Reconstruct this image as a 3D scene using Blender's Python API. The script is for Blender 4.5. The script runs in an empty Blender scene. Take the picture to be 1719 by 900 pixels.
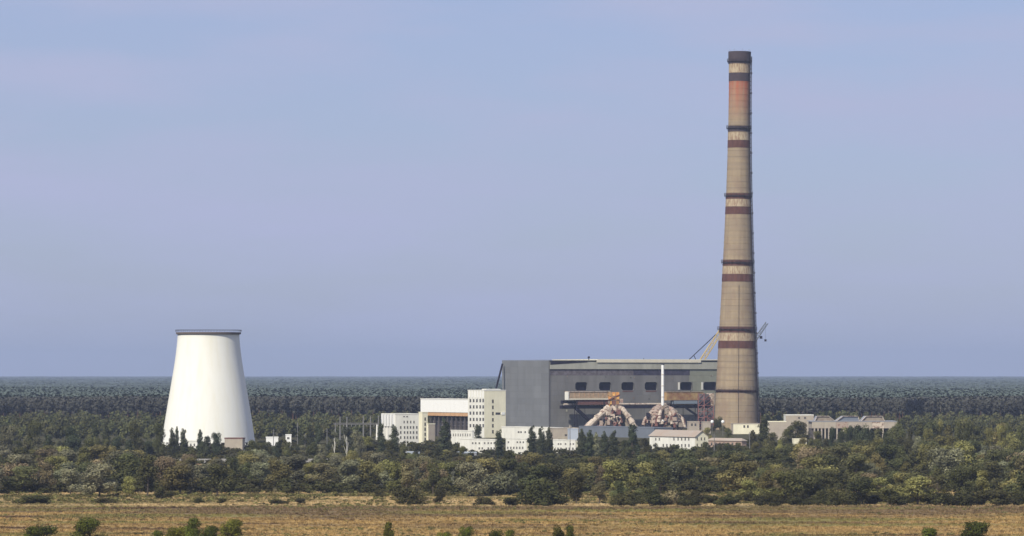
import bpy, math, random
import numpy as np
from mathutils import Vector, noise
random.seed(7); rng = np.random.default_rng(7)
R = math.radians
sc = bpy.context.scene
col = sc.collection

# ------------------------------------------------------------------ camera, sky, sun, exposure
F = 6900.0            # focal length in pixels of the 1719 px wide picture
HZ = 627.0            # row of the horizon
CH = 41.0             # camera height above the plain
cam = bpy.data.cameras.new('camera'); cam_o = bpy.data.objects.new('camera', cam); col.objects.link(cam_o)
cam.sensor_width = 36; cam.lens = F / 1719 * 36
cam.shift_y = (HZ - 450) / 1719
cam.clip_start = 1; cam.clip_end = 120000
cam_o.location = (0, 0, CH); cam_o.rotation_euler = (R(90), 0, 0)
sc.camera = cam_o

SUN_AZ = 32           # degrees to the left of straight behind the camera
SUN_EL = 40
world = bpy.data.worlds.new('World'); sc.world = world; world.use_nodes = True
nt = world.node_tree; nt.nodes.clear()
W = nt.nodes.new; L = nt.links.new
sky = W('ShaderNodeTexSky'); sky.sky_type = 'NISHITA'; sky.sun_disc = False
sky.sun_elevation = R(SUN_EL); sky.sun_rotation = R(180 + SUN_AZ)
sky.altitude = 0; sky.air_density = 1.0; sky.dust_density = 0.6; sky.ozone_density = 3.0
tint = W('ShaderNodeMix'); tint.data_type = 'RGBA'; tint.blend_type = 'MULTIPLY'; tint.inputs[0].default_value = 1
tint.inputs[7].default_value = (0.69, 0.74, 1.0, 1)
L(sky.outputs[0], tint.inputs[6])
# faint veils of high cloud all round the sky
tc = W('ShaderNodeTexCoord'); mp = W('ShaderNodeMapping'); mp.inputs['Rotation'].default_value = (0, R(-9), 0)
mp.inputs['Scale'].default_value = (9, 9, 48)
L(tc.outputs['Generated'], mp.inputs[0])
nz = W('ShaderNodeTexNoise'); nz.inputs['Scale'].default_value = 1.3; nz.inputs['Detail'].default_value = 5; nz.inputs['Roughness'].default_value = 0.5
L(mp.outputs[0], nz.inputs[0])
rp = W('ShaderNodeMapRange'); rp.inputs[1].default_value = 0.38; rp.inputs[2].default_value = 0.66; rp.inputs[3].default_value = 0.5; rp.inputs[4].default_value = 1.0
L(nz.outputs[0], rp.inputs[0])
cm = W('ShaderNodeMix'); cm.data_type = 'RGBA'; cm.inputs[7].default_value = (4.6, 4.97, 7.0, 1)
L(rp.outputs[0], cm.inputs[0]); L(tint.outputs[2], cm.inputs[6])
bg = W('ShaderNodeBackground'); bg.inputs[1].default_value = 0.1
wo = W('ShaderNodeOutputWorld'); L(cm.outputs[2], bg.inputs[0]); L(bg.outputs[0], wo.inputs[0])

sun = bpy.data.lights.new('sun', 'SUN'); sun.energy = 4.7; sun.angle = R(0.5); sun.color = (1, 0.93, 0.80)
sun_o = bpy.data.objects.new('sun', sun); col.objects.link(sun_o)
sd = Vector((-math.sin(R(SUN_AZ)) * math.cos(R(SUN_EL)), -math.cos(R(SUN_AZ)) * math.cos(R(SUN_EL)), math.sin(R(SUN_EL))))
sun_o.rotation_euler = sd.to_track_quat('Z', 'Y').to_euler()
sc.view_settings.view_transform = 'Standard'; sc.view_settings.look = 'None'
sc.view_settings.exposure = 0.0; sc.view_settings.gamma = 1
sc.cycles.max_bounces = 5; sc.cycles.volume_bounces = 0; sc.cycles.diffuse_bounces = 2
sc.cycles.transparent_max_bounces = 8

# ------------------------------------------------------------------ helpers
def dist(y): return CH * F / (y - HZ)                  # distance of the ground seen at row y
def PX(px, d): return (px - 859.5) / F * d
def PZ(py, d): return CH - (py - HZ) / F * d

def mat(name, c, rough=0.85, var=0.0, scale=0.2, rnd=0.0, c2=None, stretch=(1, 1, 1), metal=0, world_space=False, bump=0, spec=0.2, fac=(0.35, 0.65)):
    m = bpy.data.materials.new(name); m.use_nodes = True
    n = m.node_tree; N = n.nodes.new; K = n.links.new
    b = n.nodes['Principled BSDF']; b.inputs['Roughness'].default_value = rough; b.inputs['Metallic'].default_value = metal
    b.inputs['Specular IOR Level'].default_value = spec
    out = None
    rgb = N('ShaderNodeRGB'); rgb.outputs[0].default_value = (*c, 1); out = rgb.outputs[0]
    if world_space:
        g = N('ShaderNodeNewGeometry'); co = g.outputs['Position']
    else:
        t = N('ShaderNodeTexCoord'); co = t.outputs['Object']
    mp = N('ShaderNodeMapping'); mp.inputs['Scale'].default_value = stretch; K(co, mp.inputs[0])
    if var or c2 or bump:
        z = N('ShaderNodeTexNoise'); z.inputs['Scale'].default_value = scale; z.inputs['Detail'].default_value = 6; z.inputs['Roughness'].default_value = 0.65
        K(mp.outputs[0], z.inputs[0])
    if c2:
        mr = N('ShaderNodeMapRange'); mr.inputs[1].default_value = fac[0]; mr.inputs[2].default_value = fac[1]; K(z.outputs[0], mr.inputs[0])
        mx = N('ShaderNodeMix'); mx.data_type = 'RGBA'; K(mr.outputs[0], mx.inputs[0]); K(out, mx.inputs[6]); mx.inputs[7].default_value = (*c2, 1); out = mx.outputs[2]
    if var:
        mr = N('ShaderNodeMapRange'); mr.inputs[1].default_value = 0.3; mr.inputs[2].default_value = 0.7; mr.inputs[3].default_value = 1 - var; mr.inputs[4].default_value = 1 + var
        K(z.outputs[0], mr.inputs[0]); h = N('ShaderNodeHueSaturation'); K(out, h.inputs['Color']); K(mr.outputs[0], h.inputs['Value']); out = h.outputs[0]
    if rnd:
        oi = N('ShaderNodeObjectInfo'); mr = N('ShaderNodeMapRange'); mr.inputs[3].default_value = 1 - rnd; mr.inputs[4].default_value = 1 + rnd
        K(oi.outputs['Random'], mr.inputs[0]); h = N('ShaderNodeHueSaturation'); K(out, h.inputs['Color']); K(mr.outputs[0], h.inputs['Value']); out = h.outputs[0]
    if bump:
        bp = N('ShaderNodeBump'); bp.inputs['Strength'].default_value = bump; bp.inputs['Distance'].default_value = 0.3; K(z.outputs[0], bp.inputs['Height']); K(bp.outputs[0], b.inputs['Normal'])
    K(out, b.inputs['Base Color'])
    return m

class MB:
    """collects faces for one mesh"""
    def __init__(s): s.v = []; s.f = []; s.m = []
    def quad(s, a, b, c, d, m=0):
        n = len(s.v); s.v += [a, b, c, d]; s.f.append((n, n+1, n+2, n+3)); s.m.append(m)
    def tri(s, a, b, c, m=0):
        n = len(s.v); s.v += [a, b, c]; s.f.append((n, n+1, n+2)); s.m.append(m)
    def box(s, x0, x1, y0, y1, z0, z1, m=0):
        n = len(s.v)
        s.v += [(x, y, z) for z in (z0, z1) for y in (y0, y1) for x in (x0, x1)]
        for q in ((0,2,3,1),(4,5,7,6),(0,1,5,4),(2,6,7,3),(0,4,6,2),(1,3,7,5)):
            s.f.append(tuple(n+i for i in q)); s.m.append(m)
        return s
    def tube(s, p0, p1, r0, r1=None, k=8, m=0, caps=True):
        if r1 is None: r1 = r0
        p0, p1 = Vector(p0), Vector(p1); a = (p1 - p0).normalized()
        u = a.orthogonal().normalized(); w = a.cross(u); n = len(s.v)
        for p, r in ((p0, r0), (p1, r1)):
            for i in range(k):
                t = 2*math.pi*i/k; s.v.append(tuple(p + (u*math.cos(t) + w*math.sin(t))*r))
        for i in range(k):
            j = (i+1) % k; s.f.append((n+i, n+j, n+k+j, n+k+i)); s.m.append(m)
        if caps:
            s.f.append(tuple(n+i for i in range(k))); s.m.append(m); s.f.append(tuple(n+k+i for i in range(k))); s.m.append(m)
        return s
    def path(s, pts, rs, k=8, m=0):
        for i in range(len(pts)-1): s.tube(pts[i], pts[i+1], rs[i], rs[i+1], k, m)
        return s
    def lathe(s, prof, k=48, m=0, close=False):
        n = len(s.v)
        for r, z in prof:
            for i in range(k):
                t = 2*math.pi*i/k; s.v.append((r*math.cos(t), r*math.sin(t), z))
        for a in range(len(prof)-1):
            for i in range(k):
                j = (i+1) % k; s.f.append((n+a*k+i, n+a*k+j, n+(a+1)*k+j, n+(a+1)*k+i)); s.m.append(m)
        return s
    def mesh(s, name, mats, smooth=False):
        me = bpy.data.meshes.new(name); me.from_pydata([tuple(v) for v in s.v], [], s.f)
        for x in (mats if isinstance(mats, (list, tuple)) else [mats]): me.materials.append(x)
        me.polygons.foreach_set('material_index', s.m)
        if smooth: me.polygons.foreach_set('use_smooth', [True]*len(s.f))
        me.update(); return me
    def build(s, name, mats, parent=None, smooth=False, **kw):
        return link(name, s.mesh(name, mats, smooth), parent, **kw)

def link(name, me, parent=None, loc=None, rz=None):
    o = bpy.data.objects.new(name, me); col.objects.link(o); o.parent = parent
    if loc is not None: o.location = loc
    if rz is not None: o.rotation_euler = (0, 0, rz)
    return o
def tag(o, label=None, cat=None, group=None, kind=None):
    for k, v in (('label', label), ('category', cat), ('group', group), ('kind', kind)):
        if v: o[k] = v
    return o
def thing(name, label, cat, loc, rz=0, group=None):
    o = bpy.data.objects.new(name, None); col.objects.link(o); o.location = loc; o.rotation_euler = (0, 0, rz)
    return tag(o, label, cat, group)
def dup(o, loc, rz=0, scale=None, label=None, group=None, name=None):
    r = o.copy(); col.objects.link(r); r.location = loc; r.rotation_euler = (0, 0, rz)
    if scale: r.scale = scale
    if label: r['label'] = label
    if group: r['group'] = group
    for ch in list(o.children):
        c = ch.copy(); col.objects.link(c); c.parent = r
    return r

# ------------------------------------------------------------------ materials
M = {}
M['hall_panel'] = mat('hall_panel', (0.185, 0.182, 0.172), 0.75, var=0.18, scale=0.10, rnd=0.06, stretch=(1, 1, 0.3))
M['hall_panel_end'] = mat('hall_panel_end', (0.165, 0.172, 0.176), 0.75, var=0.10, scale=0.09, rnd=0.07, stretch=(1, 1, 0.3))
M['hall_core'] = mat('hall_core', (0.11, 0.11, 0.11), 0.9)
M['hall_light'] = mat('hall_light', (0.25, 0.26, 0.20), 0.8, var=0.12, scale=0.15, rnd=0.06)
M['fascia'] = mat('fascia', (0.40, 0.40, 0.33), 0.7, var=0.2, scale=0.1, stretch=(1, 1, 0.2))
M['dark_strip'] = mat('dark_strip', (0.055, 0.05, 0.075), 0.5, var=0.5, scale=0.25)
M['mottled'] = mat('mottled', (0.14, 0.125, 0.135), 0.8, var=0.5, scale=0.35)
M['cream'] = mat('cream', (0.75, 0.70, 0.55), 0.7, var=0.08, scale=0.2)
M['white'] = mat('white_paint', (0.72, 0.71, 0.63), 0.75, var=0.12, scale=0.35, stretch=(1, 1, 0.25))
M['white_fresh'] = mat('fresh_white', (0.85, 0.85, 0.80), 0.6, var=0.03, scale=0.3)
M['cream_wall'] = mat('cream_wall', (0.80, 0.76, 0.56), 0.8, var=0.10, scale=0.25, stretch=(1, 1, 0.3))
M['dull_wall'] = mat('dull_wall', (0.44, 0.38, 0.31), 0.85, var=0.25, scale=0.25, c2=(0.36, 0.32, 0.25))
M['pink_wall'] = mat('pink_wall', (0.38, 0.28, 0.22), 0.85, var=0.12, scale=0.2)
M['tan_roof'] = mat('tan_roof', (0.40, 0.32, 0.25), 0.85, var=0.12, scale=0.15, c2=(0.34, 0.30, 0.25))
M['grey_roof'] = mat('grey_roof', (0.28, 0.29, 0.31), 0.75, var=0.1, scale=0.1)
M['grey_shed'] = mat('grey_shed', (0.15, 0.17, 0.20), 0.75, var=0.12, scale=0.1)
M['glass'] = mat('window_glass', (0.02, 0.022, 0.03), 0.4, spec=0.2)
M['deep_glass'] = mat('deep_glass', (0.008, 0.006, 0.016), 0.9, spec=0.03)
M['frame'] = mat('window_frame', (0.35, 0.33, 0.30), 0.7)
M['dark'] = mat('dark_steel', (0.020, 0.017, 0.028), 0.85, var=0.2, scale=0.5, spec=0.05)
M['grey_concrete'] = mat('grey_concrete', (0.33, 0.32, 0.30), 0.9, var=0.12, scale=0.4)
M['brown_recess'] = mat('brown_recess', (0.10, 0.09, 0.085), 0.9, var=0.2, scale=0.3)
M['orange_band'] = mat('orange_band', (0.52, 0.32, 0.17), 0.8, var=0.15, scale=0.3)
M['gallery'] = mat('gallery_wall', (0.42, 0.31, 0.20), 0.8, var=0.35, scale=0.5)
M['rust_gallery'] = mat('rust_gallery', (0.33, 0.16, 0.085), 0.8, var=0.3, scale=0.2, c2=(0.36, 0.25, 0.11))
M['orange'] = mat('orange_paint', (0.60, 0.20, 0.06), 0.6, var=0.25, scale=0.5, c2=(0.65, 0.42, 0.12))
M['red_steel'] = mat('red_steel', (0.27, 0.13, 0.115), 0.7, var=0.15, scale=0.4)
M['blue_grey'] = mat('blue_grey', (0.22, 0.27, 0.31), 0.7)
M['duct_cream'] = mat('duct_cream', (0.62, 0.53, 0.42), 0.8, var=0.3, scale=0.35, c2=(0.20, 0.14, 0.11), fac=(0.48, 0.60))
M['duct_pink'] = mat('duct_pink', (0.40, 0.32, 0.255), 0.8, var=0.3, scale=0.4, c2=(0.22, 0.13, 0.10), fac=(0.50, 0.62))
M['duct_grey'] = mat('duct_grey', (0.34, 0.30, 0.23), 0.8, c2=(0.15, 0.11, 0.09), var=0.25, scale=0.3)
M['rust_dark'] = mat('rust_dark', (0.16, 0.075, 0.06), 0.8, var=0.3, scale=0.5)
M['yellow'] = mat('crane_yellow', (0.50, 0.38, 0.16), 0.6, var=0.1)
M['pole'] = mat('pole_concrete', (0.19, 0.185, 0.18), 0.85)
M['pole_white'] = mat('pole_white', (0.78, 0.76, 0.68), 0.8)
M['bark'] = mat('bark', (0.10, 0.08, 0.06), 0.95, var=0.2, scale=2)
M['birch_bark'] = mat('birch_bark', (0.62, 0.60, 0.52), 0.9, var=0.25, scale=1.5)
M['pine_bark'] = mat('pine_bark', (0.16, 0.09, 0.06), 0.95)
M['dark_roofing'] = mat('dark_roofing', (0.10, 0.085, 0.08), 0.9)
M['pale_blue'] = mat('pale_blue', (0.45, 0.50, 0.56), 0.6)

def leaf_mat(name, c, rnd=0.38, hue=0.022, tr=0.12):
    m = bpy.data.materials.new(name); m.use_nodes = True; n = m.node_tree; N = n.nodes.new; K = n.links.new
    b = n.nodes['Principled BSDF']; b.inputs['Roughness'].default_value = 0.75; b.inputs['Specular IOR Level'].default_value = 0.12
    at = N('ShaderNodeAttribute'); at.attribute_name = 'tint'; at.attribute_type = 'GEOMETRY'
    oi = N('ShaderNodeObjectInfo')
    h = N('ShaderNodeHueSaturation'); h.inputs['Color'].default_value = (*c, 1)
    mr = N('ShaderNodeMapRange'); mr.inputs[3].default_value = 0.5 - hue; mr.inputs[4].default_value = 0.5 + hue; K(oi.outputs['Random'], mr.inputs[0]); K(mr.outputs[0], h.inputs['Hue'])
    mu = N('ShaderNodeMath'); mu.operation = 'MULTIPLY'; mu.inputs[1].default_value = 7.31; K(oi.outputs['Random'], mu.inputs[0])
    fr = N('ShaderNodeMath'); fr.operation = 'FRACT'; K(mu.outputs[0], fr.inputs[0])
    m2 = N('ShaderNodeMapRange'); m2.inputs[3].default_value = 1 - rnd; m2.inputs[4].default_value = 1 + rnd; K(fr.outputs[0], m2.inputs[0])
    m3 = N('ShaderNodeMath'); m3.operation = 'MULTIPLY'; K(m2.outputs[0], m3.inputs[0]); K(at.outputs['Fac'], m3.inputs[1]); K(m3.outputs[0], h.inputs['Value'])
    K(h.outputs[0], b.inputs['Base Color'])
    if tr:
        t = N('ShaderNodeBsdfTranslucent'); K(h.outputs[0], t.inputs[0]); mx = N('ShaderNodeMixShader'); mx.inputs[0].default_value = tr
        K(b.outputs[0], mx.inputs[1]); K(t.outputs[0], mx.inputs[2]); K(mx.outputs[0], n.nodes['Material Output'].inputs[0])
    return m
LM = {
 'dark':  leaf_mat('leaves_dark', (0.090, 0.092, 0.036)),
 'olive': leaf_mat('leaves_olive', (0.175, 0.158, 0.056)),
 'brown': leaf_mat('leaves_brownish', (0.172, 0.142, 0.074)),
 'grey':  leaf_mat('leaves_grey_green', (0.165, 0.162, 0.092)),
 'poplar': leaf_mat('leaves_poplar', (0.058, 0.068, 0.036), rnd=0.2),
 'birch': leaf_mat('leaves_birch', (0.12, 0.122, 0.085)),
 'near':  leaf_mat('leaves_near', (0.085, 0.092, 0.012)),
 'bush':  leaf_mat('leaves_bush', (0.058, 0.056, 0.020)),
 'pine_far':  leaf_mat('needles_far', (0.078, 0.098, 0.082), rnd=0.10, hue=0.01, tr=0.0),
 'pine':  leaf_mat('needles', (0.082, 0.082, 0.066), rnd=0.15, tr=0.0),
}

# ------------------------------------------------------------------ ground and field
def ground_material():
    m = bpy.data.materials.new('dry_ground'); m.use_nodes = True; n = m.node_tree; N = n.nodes.new; K = n.links.new
    b = n.nodes['Principled BSDF']; b.inputs['Roughness'].default_value = 0.95; b.inputs['Specular IOR Level'].default_value = 0.05
    c, _ = field_colour(n); K(c, b.inputs['Base Color']); return m
def field_colour(n):
    N = n.nodes.new; K = n.links.new
    g = N('ShaderNodeNewGeometry')
    def noi(sx, sy, sc_, det, off=0):
        mp = N('ShaderNodeMapping'); mp.inputs['Scale'].default_value = (sx, sy, 0.2); mp.inputs['Location'].default_value = (off, off*1.7, 0)
        K(g.outputs['Position'], mp.inputs[0]); z = N('ShaderNodeTexNoise'); z.inputs['Scale'].default_value = sc_; z.inputs['Detail'].default_value = det; z.inputs['Roughness'].default_value = 0.6
        K(mp.outputs[0], z.inputs[0]); return z.outputs[0]
    def ramp(v, a, b_):
        r = N('ShaderNodeMapRange'); r.inputs[1].default_value = a; r.inputs[2].default_value = b_; K(v, r.inputs[0]); return r.outputs[0]
    def mix(f, a, b_):
        x = N('ShaderNodeMix'); x.data_type = 'RGBA'
        K(f, x.inputs[0])
        for s, i in ((a, 6), (b_, 7)):
            if isinstance(s, tuple): x.inputs[i].default_value = (*s, 1)
            else: K(s, x.inputs[i])
        return x.outputs[2]
    xyz = N('ShaderNodeSeparateXYZ'); K(g.outputs['Position'], xyz.inputs[0])
    gold = mix(ramp(noi(0.7, 1, 0.08, 6, 3), 0.35, 0.65), (0.43, 0.29, 0.115), (0.27, 0.188, 0.08))
    far = N('ShaderNodeMapRange'); far.inputs[1].default_value = 1110; far.inputs[2].default_value = 1230; far.inputs[3].default_value = -0.10; far.inputs[4].default_value = 0.12; K(xyz.outputs[1], far.inputs[0])
    ad = N('ShaderNodeMath'); ad.operation = 'ADD'; K(far.outputs[0], ad.inputs[0]); K(noi(0.35, 1, 0.022, 6, 11), ad.inputs[1])
    c = mix(ramp(ad.outputs[0], 0.47, 0.57), gold, (0.19, 0.135, 0.07))
    c = mix(ramp(noi(0.28, 1, 0.04, 6, 41), 0.54, 0.64), c, (0.12, 0.075, 0.042))
    c = mix(ramp(noi(0.35, 1, 0.025, 5, 71), 0.50, 0.62), c, (0.22, 0.19, 0.065))
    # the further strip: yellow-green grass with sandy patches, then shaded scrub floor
    gr = mix(ramp(noi(0.2, 1, 0.03, 4, 23), 0.44, 0.56), (0.46, 0.34, 0.17), (0.15, 0.13, 0.05))
    yy = N('ShaderNodeMath'); yy.operation = 'ADD'; K(xyz.outputs[1], yy.inputs[0])
    wob = N('ShaderNodeMath'); wob.operation = 'MULTIPLY'; wob.inputs[1].default_value = 60; K(noi(1, 1, 0.012, 4, 5), wob.inputs[0]); K(wob.outputs[0], yy.inputs[1])
    c = mix(ramp(yy.outputs[0], 1290, 1305), c, gr)
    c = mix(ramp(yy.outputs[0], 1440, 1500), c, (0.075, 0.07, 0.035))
    return c, g
gm = ground_material()
gb = MB()
xs = [-16000, -6000, -2500, -1000, 0, 1000, 2500, 6000, 16000]; ys = [-3000, 0, 600, 1000, 1500, 2500, 4000, 8000, 16000, 46000]
nv = 0
for y in ys:
    for x in xs: gb.v.append((x, y, 0))
for j in range(len(ys)-1):
    for i in range(len(xs)-1):
        a = j*len(xs)+i; gb.f.append((a, a+1, a+1+len(xs), a+len(xs))); gb.m.append(0)
tag(gb.build('ground', gm), kind='structure')

# ------------------------------------------------------------------ haze
hz = MB().box(-17000, 17000, -3500, 47000, -1, 300)
hm = bpy.data.materials.new('haze_air'); hm.use_nodes = True
for q in list(hm.node_tree.nodes):
    if q.type != 'OUTPUT_MATERIAL': hm.node_tree.nodes.remove(q)
pv = hm.node_tree.nodes.new('ShaderNodeVolumePrincipled'); pv.inputs['Density'].default_value = 4.1e-5
pv.inputs['Color'].default_value = (0.56, 0.68, 0.92, 1); pv.inputs['Anisotropy'].default_value = 0.0
hm.node_tree.links.new(pv.outputs[0], [q for q in hm.node_tree.nodes if q.type == 'OUTPUT_MATERIAL'][0].inputs['Volume'])
tag(hz.build('haze', hm), kind='stuff')

# ------------------------------------------------------------------ buildings
class Fr:
    """a frame whose origin is the near corner of a building: local x runs along its front, local y back along its flank"""
    def __init__(s, xc, d, t):
        s.xc, s.d, s.t = xc, d, R(t); s.X = PX(xc, d); s.loc = (s.X, d, 0)
    def xf(s, px, yo=0):        # local x of column px on the plane local y = yo
        p = (px - 859.5)/F; c, q = math.cos(s.t), math.sin(s.t); X0 = s.X - q*yo; Y0 = s.d + c*yo
        return (X0 - p*Y0)/(p*q - c)
    def yl(s, px, xo=0):        # local y of column px on the plane local x = xo
        p = (px - 859.5)/F; c, q = math.cos(s.t), math.sin(s.t); X0 = s.X + c*xo; Y0 = s.d + q*xo
        return (X0 - p*Y0)/(p*c + q)
    def z(s, py, x=0, y=0):
        return PZ(py, s.d + math.sin(s.t)*x + math.cos(s.t)*y)

def wall_faces(mb, side, L0, L1, z0, z1, holes, off, depth, m=0):
    """a wall with real openings; side f: plane y=off facing -y; side l: plane x=off facing -x; off can be the far side too"""
    pt = (lambda s, z, e: (s, off+e, z)) if side == 'f' else (lambda s, z, e: (off+e, s, z))
    ss = sorted({L0, L1} | {round(h[0], 3) for h in holes} | {round(h[1], 3) for h in holes})
    zs = sorted({z0, z1} | {round(h[2], 3) for h in holes} | {round(h[3], 3) for h in holes})
    for a, b in zip(ss, ss[1:]):
        for c, e in zip(zs, zs[1:]):
            ms, mz = (a+b)/2, (c+e)/2
            if any(h[0] < ms < h[1] and h[2] < mz < h[3] for h in holes): continue
            mb.quad(pt(a, c, 0), pt(b, c, 0), pt(b, e, 0), pt(a, e, 0), m)
    for h in holes:
        a, b, c, e = h[:4]
        for p, q in (((a, c), (b, c)), ((b, c), (b, e)), ((b, e), (a, e)), ((a, e), (a, c))):
            mb.quad(pt(*p, 0), pt(*q, 0), pt(*q, depth), pt(*p, depth), m)

_win = {}
def window(root, side, a, b, c, e, off, depth, glass='glass', frame='frame', name='window'):
    w, h = round(b-a, 1), round(e-c, 1); key = (w, h, side, glass, frame)
    if key not in _win:
        mb = MB(); f = 0.09 if w < 4 else 0.2
        def bx(x0, x1, y0, y1, z0, z1, m):
            if side == 'f': mb.box(x0, x1, y0, y1, z0, z1, m)
            else: mb.box(y0, y1, x0, x1, z0, z1, m)
        bx(-w/2-0.1, w/2+0.1, 0.0, 0.05, -h/2-0.1, h/2+0.1, 0)
        bx(-f/2, f/2, -0.06, -0.01, -h/2, h/2, 1)
        bx(-w/2, w/2, -0.05, -0.012, h*0.12, h*0.12+f, 1)
        bx(-w/2-0.15, w/2+0.15, -depth-0.12, -0.02, -h/2-0.12, -h/2-0.01, 1)
        _win[key] = mb.mesh('window', [M[glass], M[frame]])
    s, z = (a+b)/2, (c+e)/2
    return link(name, _win[key], root, loc=(s, off+depth+0.01, z) if side == 'f' else (off+depth+0.01, s, z))

def building(name, label, cat, xc, d, t, xr, xl, ytop, wmat='white', fmat=None, roof='flat', wf=(), wl=(), rmat='grey_roof', zbase=0, eave=None, depth=0.25, glass='glass', Lf=None, Ll=None, par=0.5):
    """wf / wl: windows as (px0, px1, py0, py1) on front / flank"""
    B = Fr(xc, d, t); Lf = Lf or B.xf(xr); Ll = Ll or B.yl(xl); H = B.z(ytop)
    root = thing(name, label, cat, B.loc, B.t)
    hf = [(B.xf(a), B.xf(b), B.z(q, B.xf(a)), B.z(p, B.xf(a))) for a, b, p, q in wf]
    hl = [(B.yl(b), B.yl(a), B.z(q, 0, B.yl(a)), B.z(p, 0, B.yl(a))) for a, b, p, q in wl]
    hf = [h for h in hf if h[0] > 0.1 and h[1] < Lf-0.1 and h[2] > 0.1]; hl = [h for h in hl if h[0] > 0.1 and h[1] < Ll-0.1 and h[2] > 0.1]
    mb = MB(); z0 = zbase
    wall_faces(mb, 'f', 0, Lf, z0, H, hf, 0, depth, 1)
    wall_faces(mb, 'l', 0, Ll, z0, H, hl, 0, depth, 0)
    wall_faces(mb, 'f', 0, Lf, z0, H, [], Ll, 0, 0); wall_faces(mb, 'l', 0, Ll, z0, H, [], Lf, 0, 1)
    rb = MB()
    if roof == 'flat':
        mb.quad((0, 0, H-0.3), (Lf, 0, H-0.3), (Lf, Ll, H-0.3), (0, Ll, H-0.3), 1)
        for q in ((-0.15, Lf+0.15, -0.15, 0.3), (-0.15, Lf+0.15, Ll-0.3, Ll+0.15)): rb.box(*q, H-0.01, H+par)
        for q in ((-0.15, 0.3, 0.302, Ll-0.302), (Lf-0.3, Lf+0.15, 0.302, Ll-0.302)): rb.box(*q, H-0.01, H+par)
        rb.build('parapet', M[rmat if rmat in ('white', 'cream', 'cream_wall', 'white_fresh', 'dull_wall') else wmat], root)
        MB().box(0.35, Lf-0.35, 0.35, Ll-0.35, H-0.2, H-0.05).build('roof', M['grey_roof'], root)
    else:
        o = 0.5
        if roof == 'gable_l':       # ridge runs along local y, gable on the front
            rz = H + roof_h(Lf); xm = Lf/2
            mb.tri((0, 0, H), (Lf, 0, H), (xm, 0, rz), 1); mb.tri((0, Ll, H), (Lf, Ll, H), (xm, Ll, rz), 1)
            for s in (0, 1):
                e = -o if s == 0 else Lf+o; ze = H - roof_h(Lf)*o/(Lf/2)
                rb.quad((e, -o, ze+.06), (e, Ll+o, ze+.06), (xm, Ll+o, rz+.06), (xm, -o, rz+.06))
                rb.quad((e, -o, ze-.2), (e, Ll+o, ze-.2), (xm, Ll+o, rz-.2), (xm, -o, rz-.2))
                rb.quad((e, -o, ze-.2), (e, Ll+o, ze-.2), (e, Ll+o, ze+.06), (e, -o, ze+.06))
                rb.quad((e, -o, ze-.2), (xm, -o, rz-.2), (xm, -o, rz+.06), (e, -o, ze+.06))
        else:                       # hipped, ridge along local y
            rz = H + roof_h(Lf); xm = Lf/2; hp = Lf*0.45
            rb.quad((-o, -o, H), (-o, Ll+o, H), (xm, Ll-hp, rz), (xm, hp, rz)); rb.quad((Lf+o, -o, H), (Lf+o, Ll+o, H), (xm, Ll-hp, rz), (xm, hp, rz))
            rb.tri((-o, -o, H), (Lf+o, -o, H), (xm, hp, rz)); rb.tri((-o, Ll+o, H), (Lf+o, Ll+o, H), (xm, Ll-hp, rz))
            rb.box(-o, Lf+o, -o, Ll+o, H-0.25, H-0.004)
        rb.build('roof', M[rmat], root)
    mb.build('wall', [M[wmat], M[fmat or wmat]], root)
    for a, b, c, e in hf: window(root, 'f', a, b, c, e, 0, depth, glass)
    for a, b, c, e in hl: window(root, 'l', a, b, c, e, 0, depth, glass)
    return root, B, Lf, Ll, H
def roof_h(w): return w*0.36
def grid(xs, ys, w, h, skip=0.0):
    return [(x, x+w, y, y+h) for y in ys for x in xs if random.random() >= skip]

T = 30
ORD = ['leftmost'] + [w+' from left' for w in 'second third fourth fifth sixth seventh eighth ninth tenth eleventh twelfth thirteenth fourteenth fifteenth sixteenth seventeenth eighteenth nineteenth twentieth'.split()]
# ---- the big grey hall
HB = Fr(922, 3000, T)
HL, HD, HT = HB.xf(1258), HB.yl(843), HB.z(605)
hall = thing('boiler_hall', 'huge windowed grey box hall standing behind the striped chimney', 'industrial building', HB.loc, HB.t)
HP = []                                  # the window openings on the front
for a, b in ((965.5, 986), (1005.5, 1026), (1043, 1064.5), (1082, 1103.5), (1141.5, 1162), (1180.5, 1203), (1222, 1244)):
    HP.append((HB.xf(a), HB.xf(b), 28.6, 34.6))
mb = MB()
wall_faces(mb, 'f', 0, HL, 0, HT-0.2, HP, 0, 1.6)
wall_faces(mb, 'l', 0, HD, 0, HT-0.2, [], 0, 0); wall_faces(mb, 'f', 0, HL, 0, HT-0.2, [], HD, 0); wall_faces(mb, 'l', 0, HD, 0, HT-0.2, [], HL, 0)
mb.quad((0, 0, HT-0.2), (HL, 0, HT-0.2), (HL, HD, HT-0.2), (0, HD, HT-0.2))
mb.build('wall', M['hall_core'], hall)
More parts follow.
